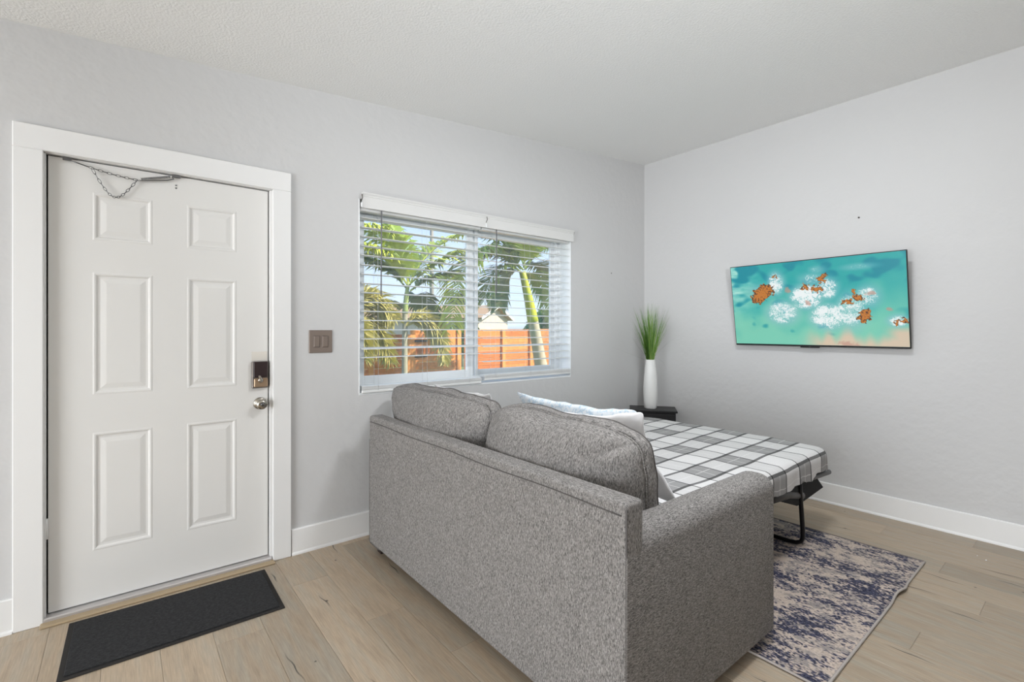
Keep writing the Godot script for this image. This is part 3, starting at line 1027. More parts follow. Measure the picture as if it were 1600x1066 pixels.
func cushion(at: Vector3, a: float, b: float, shear: float, sd: int, label: String, lean: float, sag: float) -> void:
	var o := thing("back_cushion", at, label, "cushion", "loose back cushions of the sofa")
	var nz := noise(3.0, sd, 3)
	var nf := noise(10.0, sd + 4, 2)
	var bs := Basis(Vector3(0, 0, 1), lean)
	var bend := func(p: Vector3) -> Vector3:
		var q := p
		q.x += 0.020 * nz.get_noise_3d(p.x, p.y, p.z) + 0.006 * nf.get_noise_3d(p.x, p.y * 0.5, p.z)
		q.y += 0.016 * nz.get_noise_3d(p.z, 4.0, p.y) * (0.4 + 0.6 * clampf(p.y / b, 0, 1))
		q.y -= sag * clampf(p.y / b, 0, 1) * pow(abs(p.z / a), 3.0)
		if p.z < 0: q.z -= shear * (p.y / b) * (-p.z / a)
		# gathered corners
		var c := clampf(abs(p.z / a) + abs(p.y / b) - 1.45, 0.0, 0.55)
		q.x += 0.012 * c * sin(p.z * 34.0 + p.y * 26.0)
		return bs * q
	var made := soft_block(a, b, 0.035, 0.165, 0.095, 0.035, 11.0, bend, 34)
	var body := part("cushion_body", made[0], M.fabric, o)
	part("welt", made[1], M.fabric_across, body)
	part("welt", made[2], M.seam, body)

func pillow(called: String, at: Vector3, a: float, b: float, t: float, m: Material, turn: Vector3, sd: int, label: String, group: String) -> void:
	var nz := noise(5.0, sd, 3)
	var bend := func(p: Vector3) -> Vector3:
		var q := p
		q.x += 0.016 * nz.get_noise_3d(p.x * 0.3, p.y, p.z)
		q.y += 0.014 * nz.get_noise_3d(p.z, 2.0, p.y)
		# knife-edge pillow: sides pull in between the corners
		q.y -= 0.14 * p.y * (1.0 - pow(abs(p.z / a), 2.0))
		q.z -= 0.13 * p.z * (1.0 - pow(abs(p.y / b), 2.0))
		return q
	var made := soft_block(a, b, 0.0, t, 0.0, t, 26.0, bend, 22)
	var o := part(called, made[0], m, null, at, turn)
	tag(o, label, "pillow", group)

func build_cushions() -> void:
	cushion(Vector3(-2.756, 0.712, 0.700), 0.440, 0.235, 0.17, 31, "grey tweed back cushion slumped at the window end of the sofa", 0.20, 0.02)
	cushion(Vector3(-2.742, 0.702, 1.535), 0.415, 0.240, -0.01, 52, "grey tweed back cushion nearest the camera, bulging over the sofa back", 0.13, 0.030)
	pillow("pillow", Vector3(-2.455, 0.752, 1.50), 0.345, 0.212, 0.055, M.pillow, Vector3(-0.10, 0.0, 0.46), 3, "white bed pillow leaning on the near grey back cushion, behind the blue pillow", "white bed pillows")
	pillow("pillow", Vector3(-2.50, 0.755, 0.60), 0.30, 0.215, 0.05, M.pillow, Vector3(0.0, 0.0, 0.40), 8, "white bed pillow whose corner peeks out between the two grey cushions", "white bed pillows")
	pillow("printed_pillow", Vector3(-2.315, 0.770, 1.30), 0.405, 0.205, 0.05, M.blue_print, Vector3(0.0, 0.0, 0.52), 15, "pale blue and white printed pillow on the plaid bed", "")

# ---------------------------------------------------------------- rug
func rug_tex() -> ImageTexture:
	var w := 400
	var h := 560
	var big := noise(1.0, 61, 4)
	var mid := noise(1.0, 62, 3)
	var fine := noise(1.0, 63, 2)
	var r := RandomNumberGenerator.new()
	r.seed = 9
	return image_tex(w, h, func(x, y):
		# streaks run along the length (y)
		var a := big.get_noise_2d(x * 0.016, y * 0.008)
		var b := mid.get_noise_2d(x * 0.075, y * 0.034)
		var c := fine.get_noise_2d(x * 0.34, y * 0.17)
		var v := a * 0.75 + b * 0.80 + c * 0.75
		var base := c8(196, 180, 167).lerp(c8(150, 142, 138), smoothstep(-0.15, 0.45, mid.get_noise_2d(x * 0.05 + 90.0, y * 0.03) + c * 0.5))
		var navy := c8(34, 36, 54).lerp(c8(84, 84, 106), smoothstep(-0.25, 0.45, fine.get_noise_2d(x * 0.5 + 70.0, y * 0.25) + b * 0.3))
		var col := base.lerp(navy, smoothstep(-0.04, 0.26, v))
		var g := r.randf_range(-0.06, 0.06)
		return Color(col.r + g, col.g + g, col.b + g))

func build_rug() -> void:
	var x0 := -2.14
	var x1 := -0.645
	var z0 := 0.20
	var z1 := 2.292
	var o := thing("area_rug", Vector3((x0 + x1) / 2, 0, (z0 + z1) / 2), "distressed navy and beige rug lying under the pulled-out bed", "rug")
	var lift := func(x: float, z: float) -> float:
		# small ripple at the near edge
		return 0.014 * exp(-pow((x + 1.13) / 0.075, 2.0)) * smoothstep(1.95, 2.29, z)
	var edge_z := func(x: float) -> float: return 0.010 * exp(-pow((x + 1.09) / 0.05, 2.0)) - 0.006 * exp(-pow((x + 1.2) / 0.06, 2.0))
	var nu := 60
	var nv := 24
	var st := begin(true)
	var P := []
	var UV := []
	for i in nu + 1:
		var row := []
		var ru := []
		for j in nv + 1:
			var x := lerpf(x0, x1, i / float(nu))
			var z := lerpf(z0, z1, j / float(nv))
			row.append(Vector3(x, 0.007 + lift.call(x, z), z + (edge_z.call(x) if j == nv else 0.0)) - o.position)
			ru.append(Vector2(i / float(nu), j / float(nv)))
		P.append(row)
		UV.append(ru)
	for i in nu:
		for j in nv:
			quad_uv(st, [P[i][j], P[i][j + 1], P[i + 1][j + 1], P[i + 1][j]], [UV[i][j], UV[i][j + 1], UV[i + 1][j + 1], UV[i + 1][j]])
	part("pile", done(st), textured(rug_tex(), 1.0), o)
	var near := []
	for i in nu + 1: near.append(P[i][nv] + Vector3(0, -0.001, 0.002))
	part("binding", tube(near, 0.0055, 6), M.rug_edge, o)
	part("binding", tube([P[0][0], P[0][nv]], 0.0050, 6), M.rug_edge, o)
	part("binding", tube([P[0][0], P[nu][0]], 0.0050, 6), M.rug_edge, o)
	part("binding", tube([P[nu][0], P[nu][nv]], 0.0045, 6), mat(c8(120, 112, 110), 1.0), o)

# ---------------------------------------------------------------- television
func sea_tex() -> ImageTexture:
	var w := 480
	var h := 270
	var wn := noise(1.0, 71, 3)
	var fn := noise(1.0, 72, 3)
	var tn := noise(1.0, 73, 2)
	# u, v, ru, rv, tilt
	var rocks := [[0.205, 0.36, 0.088, 0.090, -0.72], [0.475, 0.30, 0.026, 0.042, 0.0], [0.545, 0.34, 0.030, 0.036, 0.2], [0.575, 0.22, 0.034, 0.028, -0.7], [0.295, 0.17, 0.012, 0.022, 0.0], [0.70, 0.50, 0.026, 0.030, 0.0], [0.765, 0.46, 0.026, 0.036, 0.3], [0.79, 0.66, 0.034, 0.075, 0.3], [0.985, 0.72, 0.024, 0.034, 0.0], [0.945, 0.74, 0.014, 0.03, 0.0], [0.74, 0.38, 0.012, 0.03, 0.0]]
	var pink := [[0.365, 0.33, 0.024, 0.05, 0.2], [0.49, 0.50, 0.018, 0.06, 0.0], [0.83, 0.42, 0.03, 0.03, 0.0], [0.91, 0.60, 0.02, 0.03, 0.0], [0.70, 0.985, 0.06, 0.05, 0.0]]
	# u, v, ru, rv, strength
	var foam := [[0.33, 0.60, 0.14, 0.20, 0.85], [0.30, 0.24, 0.075, 0.20, 0.85], [0.20, 0.33, 0.115, 0.13, 0.5], [0.48, 0.42, 0.13, 0.20, 1.15], [0.60, 0.34, 0.09, 0.18, 0.8], [0.60, 0.66, 0.14, 0.20, 1.0], [0.72, 0.60, 0.12, 0.28, 0.75], [0.81, 0.45, 0.09, 0.17, 0.7], [0.52, 0.22, 0.11, 0.11, 0.55], [0.77, 0.12, 0.13, 0.05, 0.45], [0.95, 0.72, 0.07, 0.09, 0.85], [0.55, 0.12, 0.07, 0.07, 0.45]]
	return image_tex(w, h, func(px, py):
		var u: float = px / float(w)
		var v: float = py / float(h)
		var x := u * 16.0
		var y := v * 9.0
		var col := c8(44, 168, 168).lerp(c8(126, 206, 182), smoothstep(0.15, 0.85, v + 0.25 * tn.get_noise_2d(x * 0.3, y * 0.3)))
		col = col.lerp(c8(176, 228, 216), smoothstep(0.24, 0.0, u) * smoothstep(0.75, 0.2, v) * (0.75 + 0.5 * tn.get_noise_2d(x * 0.7, y * 1.6)))
		col = col.lerp(c8(24, 142, 158), smoothstep(0.0, 0.5, tn.get_noise_2d(x * 0.35 + 40.0, y * 0.5) + 0.25 - v * 0.9))
		col = col.lerp(c8(96, 190, 176), smoothstep(0.8, 1.0, u) * smoothstep(0.1, 0.5, v) * 0.5)
		var sand: float = max(smoothstep(0.80, 0.98, v + 0.12 * tn.get_noise_2d(x * 0.5, 9.0)) * smoothstep(0.40, 0.58, u), smoothstep(0.86, 0.96, u) * smoothstep(0.74, 0.86, v))
		col = col.lerp(c8(232, 196, 172), sand * 0.85)
		var f := 0.0
		for q in foam:
			var d := Vector2((u - q[0]) / q[2], (v - q[1]) / q[3]).length()
			f = max(f, q[4] * smoothstep(1.15, 0.25, d))
		var wob := Vector2(wn.get_noise_2d(x * 1.2, y * 1.2), wn.get_noise_2d(x * 1.2 + 50.0, y * 1.2))
		var fil := 1.0 - smoothstep(0.0, 0.22, abs(fn.get_noise_2d(x * 1.5 + wob.x * 1.5, y * 1.5 + wob.y * 1.5)))
		var fil2 := 1.0 - smoothstep(0.0, 0.30, abs(wn.get_noise_2d(x * 3.6 + 20.0, y * 3.6)))
		var patch := tn.get_noise_2d(x * 0.9 + wob.x, y * 0.9)
		col = col.lerp(c8(140, 194, 200), clampf(f * 1.2, 0.0, 0.65))
		var foamy := smoothstep(0.46, 0.92, f * (0.74 + 0.42 * fil + 0.32 * fil2 + 0.50 * patch))
		col = col.lerp(c8(246, 250, 250), foamy * 0.95)
		var rough := Vector2(fn.get_noise_2d(x * 2.6, y * 2.6), fn.get_noise_2d(x * 2.6 + 50.0, y * 2.6))
		for q in rocks:
			var p := Vector2((u - q[0]) * 1.78, v - q[1]).rotated(-q[4]) + wob * 0.03 + rough * 0.035
			var d := Vector2(p.x / (q[2] * 1.78), p.y / q[3]).length()
			if d < 1.0:
				var n := fn.get_noise_2d(x * 4.0, y * 4.0)
				col = c8(196, 122, 52).lerp(c8(84, 56, 42), smoothstep(-0.15, 0.5, n + (d - 0.7) * 0.9))
		for q in pink:
			var d := (Vector2((u - q[0]) / q[2], (v - q[1]) / q[3]) + wob * 0.6).length()
			col = col.lerp(c8(196, 150, 136), 0.7 * smoothstep(1.0, 0.5, d))
		return col)

func build_tv() -> void:
	var c := Vector3(-0.105, 1.480, 1.541)
	var o := thing("television", c, "flat screen television showing an aerial sea view, tilted on the right wall", "television")
	o.rotation.z = atan2(0.110, 0.640)
	var w := 1.156
	var h := 0.652
	part("housing", box(Vector3(0.020, h, w), 0.003), M.black, o, Vector3(0.0, 0, 0))
	part("rear_housing", rounded_box(Vector3(0.035, h * 0.62, w * 0.72), 0.012, 2, 1), M.black, o, Vector3(0.026, -0.04, 0))
	var st := begin()
	var x := -0.0106
	var a := w / 2 - 0.005
	var y0 := -h / 2 + 0.014
	var y1 := h / 2 - 0.005
	quad_uv(st, [Vector3(x, y0, -a), Vector3(x, y0, a), Vector3(x, y1, a), Vector3(x, y1, -a)], [Vector2(0, 1), Vector2(1, 1), Vector2(1, 0), Vector2(0, 0)])
	var m := mat(c8(10, 10, 10), 0.25)
	m.emission_enabled = true
	m.emission = Color.BLACK
	m.emission_texture = sea_tex()
	m.emission_energy_multiplier = 0.95
	part("screen", done(st), m, o)
	part("bottom_bezel", box(Vector3(0.004, 0.012, w - 0.004), 0.001), M.black, o, Vector3(-0.011, -h / 2 + 0.007, 0))
	var tab := part("sensor_tab", box(Vector3(0.012, 0.010, 0.13), 0.002), M.black, o, Vector3(-0.008, -h / 2 - 0.003, -0.02))
	part("brand_mark", box(Vector3(0.001, 0.004, 0.012), 0.0), M.grey_plastic, tab, Vector3(-0.0062, 0.002, 0))
	part("wall_bracket", box(Vector3(0.05, 0.22, 0.42), 0.004), M.black_steel, o, Vector3(0.062, -0.02, 0), Vector3(0, 0, -0.17))

# ---------------------------------------------------------------- corner table, vase, grass
func build_corner_table() -> void:
	var top := 0.56
	# corners of the top: back left (-.288,.034), back right (-.034,.363), front right (-.262,.547), front left (-.51,.211)
	var c := Vector3(-0.2735, 0.0, 0.289)
	var along := Vector3(0.252, 0, 0.332).normalized()
	var o := thing("end_table", c, "small black end table set diagonally in the corner of the room", "table")
	o.rotation.y = atan2(-along.z, along.x)
	var w := 0.415
	var d := 0.285
	part("table_top", box(Vector3(w, 0.018, d), 0.004), M.black, o, Vector3(0, top - 0.009, 0))
	part("body", box(Vector3(w - 0.03, 0.20, d - 0.03), 0.003), M.black, o, Vector3(0, top - 0.118, 0))
	var dr := part("drawer", box(Vector3(w - 0.05, 0.13, 0.014), 0.003), M.black, o, Vector3(0, top - 0.10, d / 2 - 0.010))
	part("knob", lathe([Vector2(0, 0), Vector2(0.006, 0), Vector2(0.006, 0.012), Vector2(0.013, 0.018), Vector2(0.010, 0.024), Vector2(0, 0.024)], 14), M.black_steel, dr, Vector3(0, 0, 0.007), Vector3(PI / 2, 0, 0))
	for sx in [-1.0, 1.0]:
		for sz in [-1.0, 1.0]:
			part("leg", box(Vector3(0.032, top - 0.21, 0.032), 0.003), M.black, o, Vector3(sx * (w / 2 - 0.033), (top - 0.21) / 2, sz * (d / 2 - 0.033)))
	part("shelf", box(Vector3(w - 0.07, 0.014, d - 0.07), 0.002), M.black, o, Vector3(0, 0.14, 0))
	# vase
	var vp := Vector3(-0.292, top, 0.278)
	var prof := [Vector2(0, 0), Vector2(0.050, 0), Vector2(0.056, 0.006), Vector2(0.0605, 0.06), Vector2(0.0635, 0.14), Vector2(0.0635, 0.20), Vector2(0.060, 0.27), Vector2(0.053, 0.35), Vector2(0.045, 0.41), Vector2(0.0405, 0.447), Vector2(0.0385, 0.450), Vector2(0.0365, 0.447), Vector2(0.040, 0.40), Vector2(0.048, 0.34), Vector2(0.052, 0.22), Vector2(0.050, 0.08), Vector2(0, 0.06)]
	var v := thing("vase", vp, "tall white ceramic vase holding green grass on the black end table", "vase")
	part("vase_body", lathe(prof, 36), M.vase, v)
	# artificial grass
	var g := thing("grass_bunch", vp + Vector3(0, 0.40, 0), "bunch of green artificial grass standing in the white vase", "plant")
	var r := RandomNumberGenerator.new()
	r.seed = 17
	var greens := [mat(c8(98, 142, 52), 0.6), mat(c8(64, 108, 36), 0.6), mat(c8(138, 166, 84), 0.6)]
	for mm in greens:
		mm.backlight_enabled = true
		mm.backlight = Color(0.16, 0.2, 0.08)
	var sts := [begin(), begin(), begin()]
	for k in 330:
		var an := r.randf() * TAU
		var spread := pow(r.randf(), 0.7)
		var len := r.randf_range(0.36, 0.60)
		var b := Vector3(cos(an), 0, sin(an)) * 0.028 * r.randf()
		var tip := Vector3(cos(an) * spread * 0.19, len * (1.0 - 0.10 * spread), sin(an) * spread * 0.19)
		var midp := b.lerp(tip, 0.5) + Vector3(cos(an), 0, sin(an)) * -0.025 * spread + Vector3(0, 0.03, 0)
		blade(sts[r.randi_range(0, 2) if k % 3 else 0], b, midp, tip + Vector3(r.randf_range(-0.02, 0.02), 0, r.randf_range(-0.02, 0.02)), 0.0026, an)
	for i in 3:
		var o2 := part("blades", done(sts[i]), greens[i], g)
		tag(o2, "", "", "", "stuff")
	# stray curved blades; image right is along (0.78, 0, 0.63)
	var rt := Vector3(0.777, 0, 0.629)
	for q in [[rt * -0.12 + Vector3(0, 0.075, 0), rt * -0.39 + Vector3(0, 0.175, 0)], [rt * 0.13 + Vector3(0, 0.21, 0), rt * 0.31 + Vector3(0, 0.295, 0)], [rt * 0.10 + Vector3(0, 0.11, 0), rt * 0.15 + Vector3(0, -0.05, 0)], [rt * -0.12 + Vector3(0, 0.16, 0), rt * -0.17 + Vector3(0, 0.26, 0)], [rt * -0.07 + Vector3(0, 0.09, 0), rt * -0.14 + Vector3(0, -0.02, 0)]]:
		var st := begin()
		blade(st, Vector3(0, 0.03, 0), q[0], q[1], 0.0022, 0.7)
		part("stray_blade", done(st), greens[1], g)

func blade(st: SurfaceTool, a: Vector3, b: Vector3, c: Vector3, w: float, an: float) -> void:
	var side := Vector3(-sin(an + 0.6), 0, cos(an + 0.6))
	var prev := []
	for k in 6:
		var t := k / 5.0
		var p := bez(a, b, c, t)
		var ww := w * (1.0 - t * 0.92)
		var cur := [p - side * ww, p + side * ww]
		if prev:
			quad(st, prev[0], prev[1], cur[1], cur[0])
		prev = cur

# ---------------------------------------------------------------- small things
func build_small_things() -> void:
	# door mat
	var o := thing("door_mat", Vector3(-3.876, 0, 0.312), "thin charcoal door mat on the wood floor before the door", "mat")
	o.rotation.y = -0.016
	part("backing", box(Vector3(0.772, 0.005, 0.448), 0.002), M.mat_edge, o, Vector3(0, 0.0028, 0))
	part("pile", box(Vector3(0.735, 0.007, 0.412), 0.002), M.mat_pile, o, Vector3(0, 0.0075, 0))
	# double switch
	o = thing("light_switch", Vector3(-3.167, 1.2155, 0.0), "brown double rocker light switch on the wall beside the door", "light switch")
	part("switch_plate", box(Vector3(0.134, 0.134, 0.007), 0.0025), M.bronze, o, Vector3(0, 0, 0.0035))
	for x in [-0.024, 0.024]:
		var fr := part("switch_frame", box(Vector3(0.036, 0.070, 0.003), 0.001), M.bronze_dark, o, Vector3(x, 0, 0.0075))
		part("rocker", box(Vector3(0.031, 0.063, 0.005), 0.0015), M.bronze, fr, Vector3(0, 0, 0.002), Vector3(0.05, 0, 0))
	# nails
	o = part("wall_nail", lathe([Vector2(0, 0), Vector2(0.004, 0), Vector2(0.0045, 0.004), Vector2(0, 0.006)], 10), M.clip, null, Vector3(-0.512, 1.815, 0.0), Vector3(PI / 2, 0, 0))
	tag(o, "small dark nail in the wall between window and corner", "nail")
	o = part("wall_nail", lathe([Vector2(0, 0), Vector2(0.006, 0), Vector2(0.0055, 0.006), Vector2(0, 0.009)], 10), M.clip, null, Vector3(0.0, 2.084, 1.815), Vector3(0, 0, PI / 2))
	tag(o, "small dark screw in the right wall above the television", "nail")
	# crumbs
	o = part("paper_scrap", box(Vector3(0.012, 0.003, 0.006), 0.001), M.pillow, null, Vector3(-0.339, 0.0016, 2.503))
	tag(o, "larger white scrap on the floor by the right baseboard", "scrap")
	o = part("paper_scrap", box(Vector3(0.008, 0.003, 0.004), 0.001), M.pillow, null, Vector3(-0.304, 0.0016, 2.463))
	tag(o, "smaller white scrap on the floor by the right baseboard", "scrap")

# unseen flush ceiling fixture, out of view, placed to light bed and right wall
func build_unseen_ceiling_lamp() -> void:
	var x := -2.25
	var at := Vector3(x, CEIL_Y + CEIL_SLOPE * x, 2.15)
	var o := thing("unseen_ceiling_lamp", at, "unseen round white flush ceiling lamp lighting the bed and right wall", "lamp")
	o.rotation.z = atan(CEIL_SLOPE)
	part("lamp_base", lathe([Vector2(0, -0.03), Vector2(0.20, -0.03), Vector2(0.20, 0.0), Vector2(0, 0.0)], 32), M.trim, o)
	var glow := mat(c8(248, 246, 240), 0.5)
	glow.emission_enabled = true
	glow.emission = c8(255, 250, 242)
	glow.emission_energy_multiplier = 3.0
	part("diffuser", lathe([Vector2(0, -0.075), Vector2(0.08, -0.07), Vector2(0.15, -0.055), Vector2(0.185, -0.03), Vector2(0, -0.03)], 32), glow, o)
	var l := AreaLight3D.new()
	l.name = "unseen_ceiling_lamp_light"
	l.area_size = Vector2(0.34, 0.34)
	l.area_normalize_energy = true
	l.light_energy = 3.3
	l.light_color = Color(0.965, 0.98, 1.0)
	l.shadow_enabled = true
	l.area_range = 15.0
	l.position = Vector3(0, -0.085, 0)
	l.rotation.x = -PI / 2
	o.add_child(l)

# unseen lamp on a stand, out of view, placed to brighten the ceiling
func build_unseen_bounce_lamp() -> void:
	var at := Vector3(-3.9, 0, 3.9)
	var o := thing("unseen_bounce_lamp", at, "unseen tall black lamp beside the camera, tilted up to brighten the ceiling", "lamp")
	part("lamp_base", lathe([Vector2(0, 0), Vector2(0.14, 0), Vector2(0.14, 0.02), Vector2(0.02, 0.035), Vector2(0, 0.035)], 28), M.black_steel, o)
	part("pole", tube([Vector3(0, 0.03, 0), Vector3(0, 1.60, 0)], 0.012, 10), M.black_steel, o)
	var head := Node3D.new()
	head.name = "lamp_head"
	o.add_child(head)
	head.position = Vector3(0, 1.62, 0)
	var aim := (Vector3(-2.3, 2.76, 1.9) - (at + head.position)).normalized()
	head.basis = Basis.looking_at(aim, Vector3.UP)
	part("lamp_shade", lathe([Vector2(0.0, -0.02), Vector2(0.05, -0.01), Vector2(0.10, 0.05), Vector2(0.12, 0.11), Vector2(0.115, 0.11), Vector2(0.095, 0.052), Vector2(0.0, 0.0)], 28), M.black_steel, head, Vector3.ZERO, Vector3(-PI / 2, 0, 0))
	var glow := mat(c8(250, 246, 238), 0.6)
	glow.emission_enabled = true
	glow.emission = c8(255, 250, 240)
	glow.emission_energy_multiplier = 4.0
	part("bulb", lathe([Vector2(0, 0.02), Vector2(0.03, 0.03), Vector2(0.05, 0.06), Vector2(0.035, 0.085), Vector2(0, 0.09)], 20), glow, head, Vector3.ZERO, Vector3(-PI / 2, 0, 0))
	var l := SpotLight3D.new()
	l.name = "unseen_bounce_light"
	l.position = Vector3(0, 0, -0.13)
	l.spot_angle = 48.0
	l.spot_angle_attenuation = 1.0
	l.spot_range = 14.0
	l.spot_attenuation = 2.0
	l.light_energy = 6.8
	l.light_size = 0.10
	l.light_color = Color(0.96, 0.98, 1.0)
	l.shadow_enabled = true
	head.add_child(l)

# ---------------------------------------------------------------- outdoors
func leaf_mat(col: Color) -> StandardMaterial3D:
	var m := mat(col, 0.55)
	m.backlight_enabled = true
	m.backlight = Color(0.32, 0.36, 0.16)
	return m

# feather leaf: a stem along a curve with tapering leaflets; plume = leaflets all round the stem
func frond(a: Vector3, b: Vector3, c: Vector3, leaf: float, plume: bool, r: RandomNumberGenerator) -> ArrayMesh:
	var st := begin()
	var pts := []
	var rad := []
	for k in 13:
		pts.append(bez(a, b, c, k / 12.0))
		rad.append(lerpf(0.014, 0.003, k / 12.0))
	add_tube(st, pts, rad, 5, false)
	var n := 66 if not plume else 150
	for k in n:
		var t := 0.10 + 0.90 * k / float(n - 1)
		var p := bez(a, b, c, t)
		var tan := (bez(a, b, c, min(t + 0.02, 1.0)) - bez(a, b, c, t - 0.02)).normalized()
		var side := tan.cross(Vector3.UP)
		if side.length() < 0.05: side = Vector3.RIGHT
		side = side.normalized()
		var up := side.cross(tan).normalized()
		var len := leaf * (0.45 + 0.75 * sin(PI * clampf(t * 0.86 + 0.10, 0, 1))) * r.randf_range(0.85, 1.1)
		for s in [-1.0, 1.0]:
			var out: Vector3
			if plume:
				var an := r.randf() * TAU
				out = (side * cos(an) + up * sin(an)).normalized()
			else:
				out = (side * s + up * r.randf_range(0.05, 0.45)).normalized()
			var d := (out + tan * r.randf_range(0.55, 1.0)).normalized()
			var droop := Vector3.DOWN * len * r.randf_range(0.18, 0.5)
			var m1 := p + d * len * 0.5 + droop * 0.12
			var e := p + d * len * 0.92 + droop
			var wv := d.cross(out.cross(d) + Vector3(0.01, 0.3, 0)).normalized() * (0.020 if not plume else 0.013)
			quad(st, p - wv * 0.5, p + wv * 0.5, m1 + wv, m1 - wv)
			tri(st, m1 - wv, m1 + wv, e)
	return done(st)

func ringed_trunk(pts: Array, r0: float, r1: float) -> ArrayMesh:
	var st := begin(true)
	var path := []
	var rad := []
	var n := 60
	for k in n + 1:
		var t := k / float(n)
		path.append(bez(pts[0], pts[1], pts[2], t))
		rad.append(lerpf(r0, r1, t) * (1.0 + (0.035 if k % 4 == 0 else 0.0)))
	add_tube(st, path, rad, 12)
	return done(st)

func palm(called: String, label: String, at: Vector3, trunk: Array, r0: float, r1: float, trunk_m: Material, shaft: Array, shaft_m: Material, fronds: Array, L: Dictionary, sd: int) -> void:
	var o := thing(called, at, label, "palm", "palms in the yard")
	var off := func(v: Vector3) -> Vector3: return v - at
	if trunk:
		part("trunk", ringed_trunk([off.call(trunk[0]), off.call(trunk[1]), off.call(trunk[2])], r0, r1), trunk_m, o)
	if shaft:
		var p := []
		var rr := []
		for k in 9:
			p.append(off.call(bez(shaft[0], shaft[1], shaft[2], k / 8.0)))
			rr.append(lerpf(r1 * 1.12, r1 * 0.62, k / 8.0))
		part("crownshaft", tube(p, rr, 12), shaft_m, o)
	var r := RandomNumberGenerator.new()
	r.seed = sd
	for f in fronds:
		part("frond", frond(off.call(f[2]), off.call(f[3]), off.call(f[4]), f[1], f[0] == "olive", r), L[f[0]], o)

func crown(radius: Vector3, n: int, leaf: float, sd: int) -> ArrayMesh:
	var r := RandomNumberGenerator.new()
	r.seed = sd
	var st := begin()
	var lump := noise(1.6, sd, 2)
	for k in n:
		var d := Vector3(r.randfn(), r.randfn(), r.randfn()).normalized()
		var q := d * pow(r.randf(), 0.22) * (0.85 + 0.4 * lump.get_noise_3dv(d))
		var p := Vector3(q.x * radius.x, q.y * radius.y, q.z * radius.z)
		var u := Vector3(r.randfn(), r.randfn(), r.randfn()).normalized() * leaf
		var w := u.cross(Vector3(r.randfn(), r.randfn(), r.randfn())).normalized() * leaf * 0.5
		quad(st, p - u, p - w, p + u, p + w)
	return done(st)

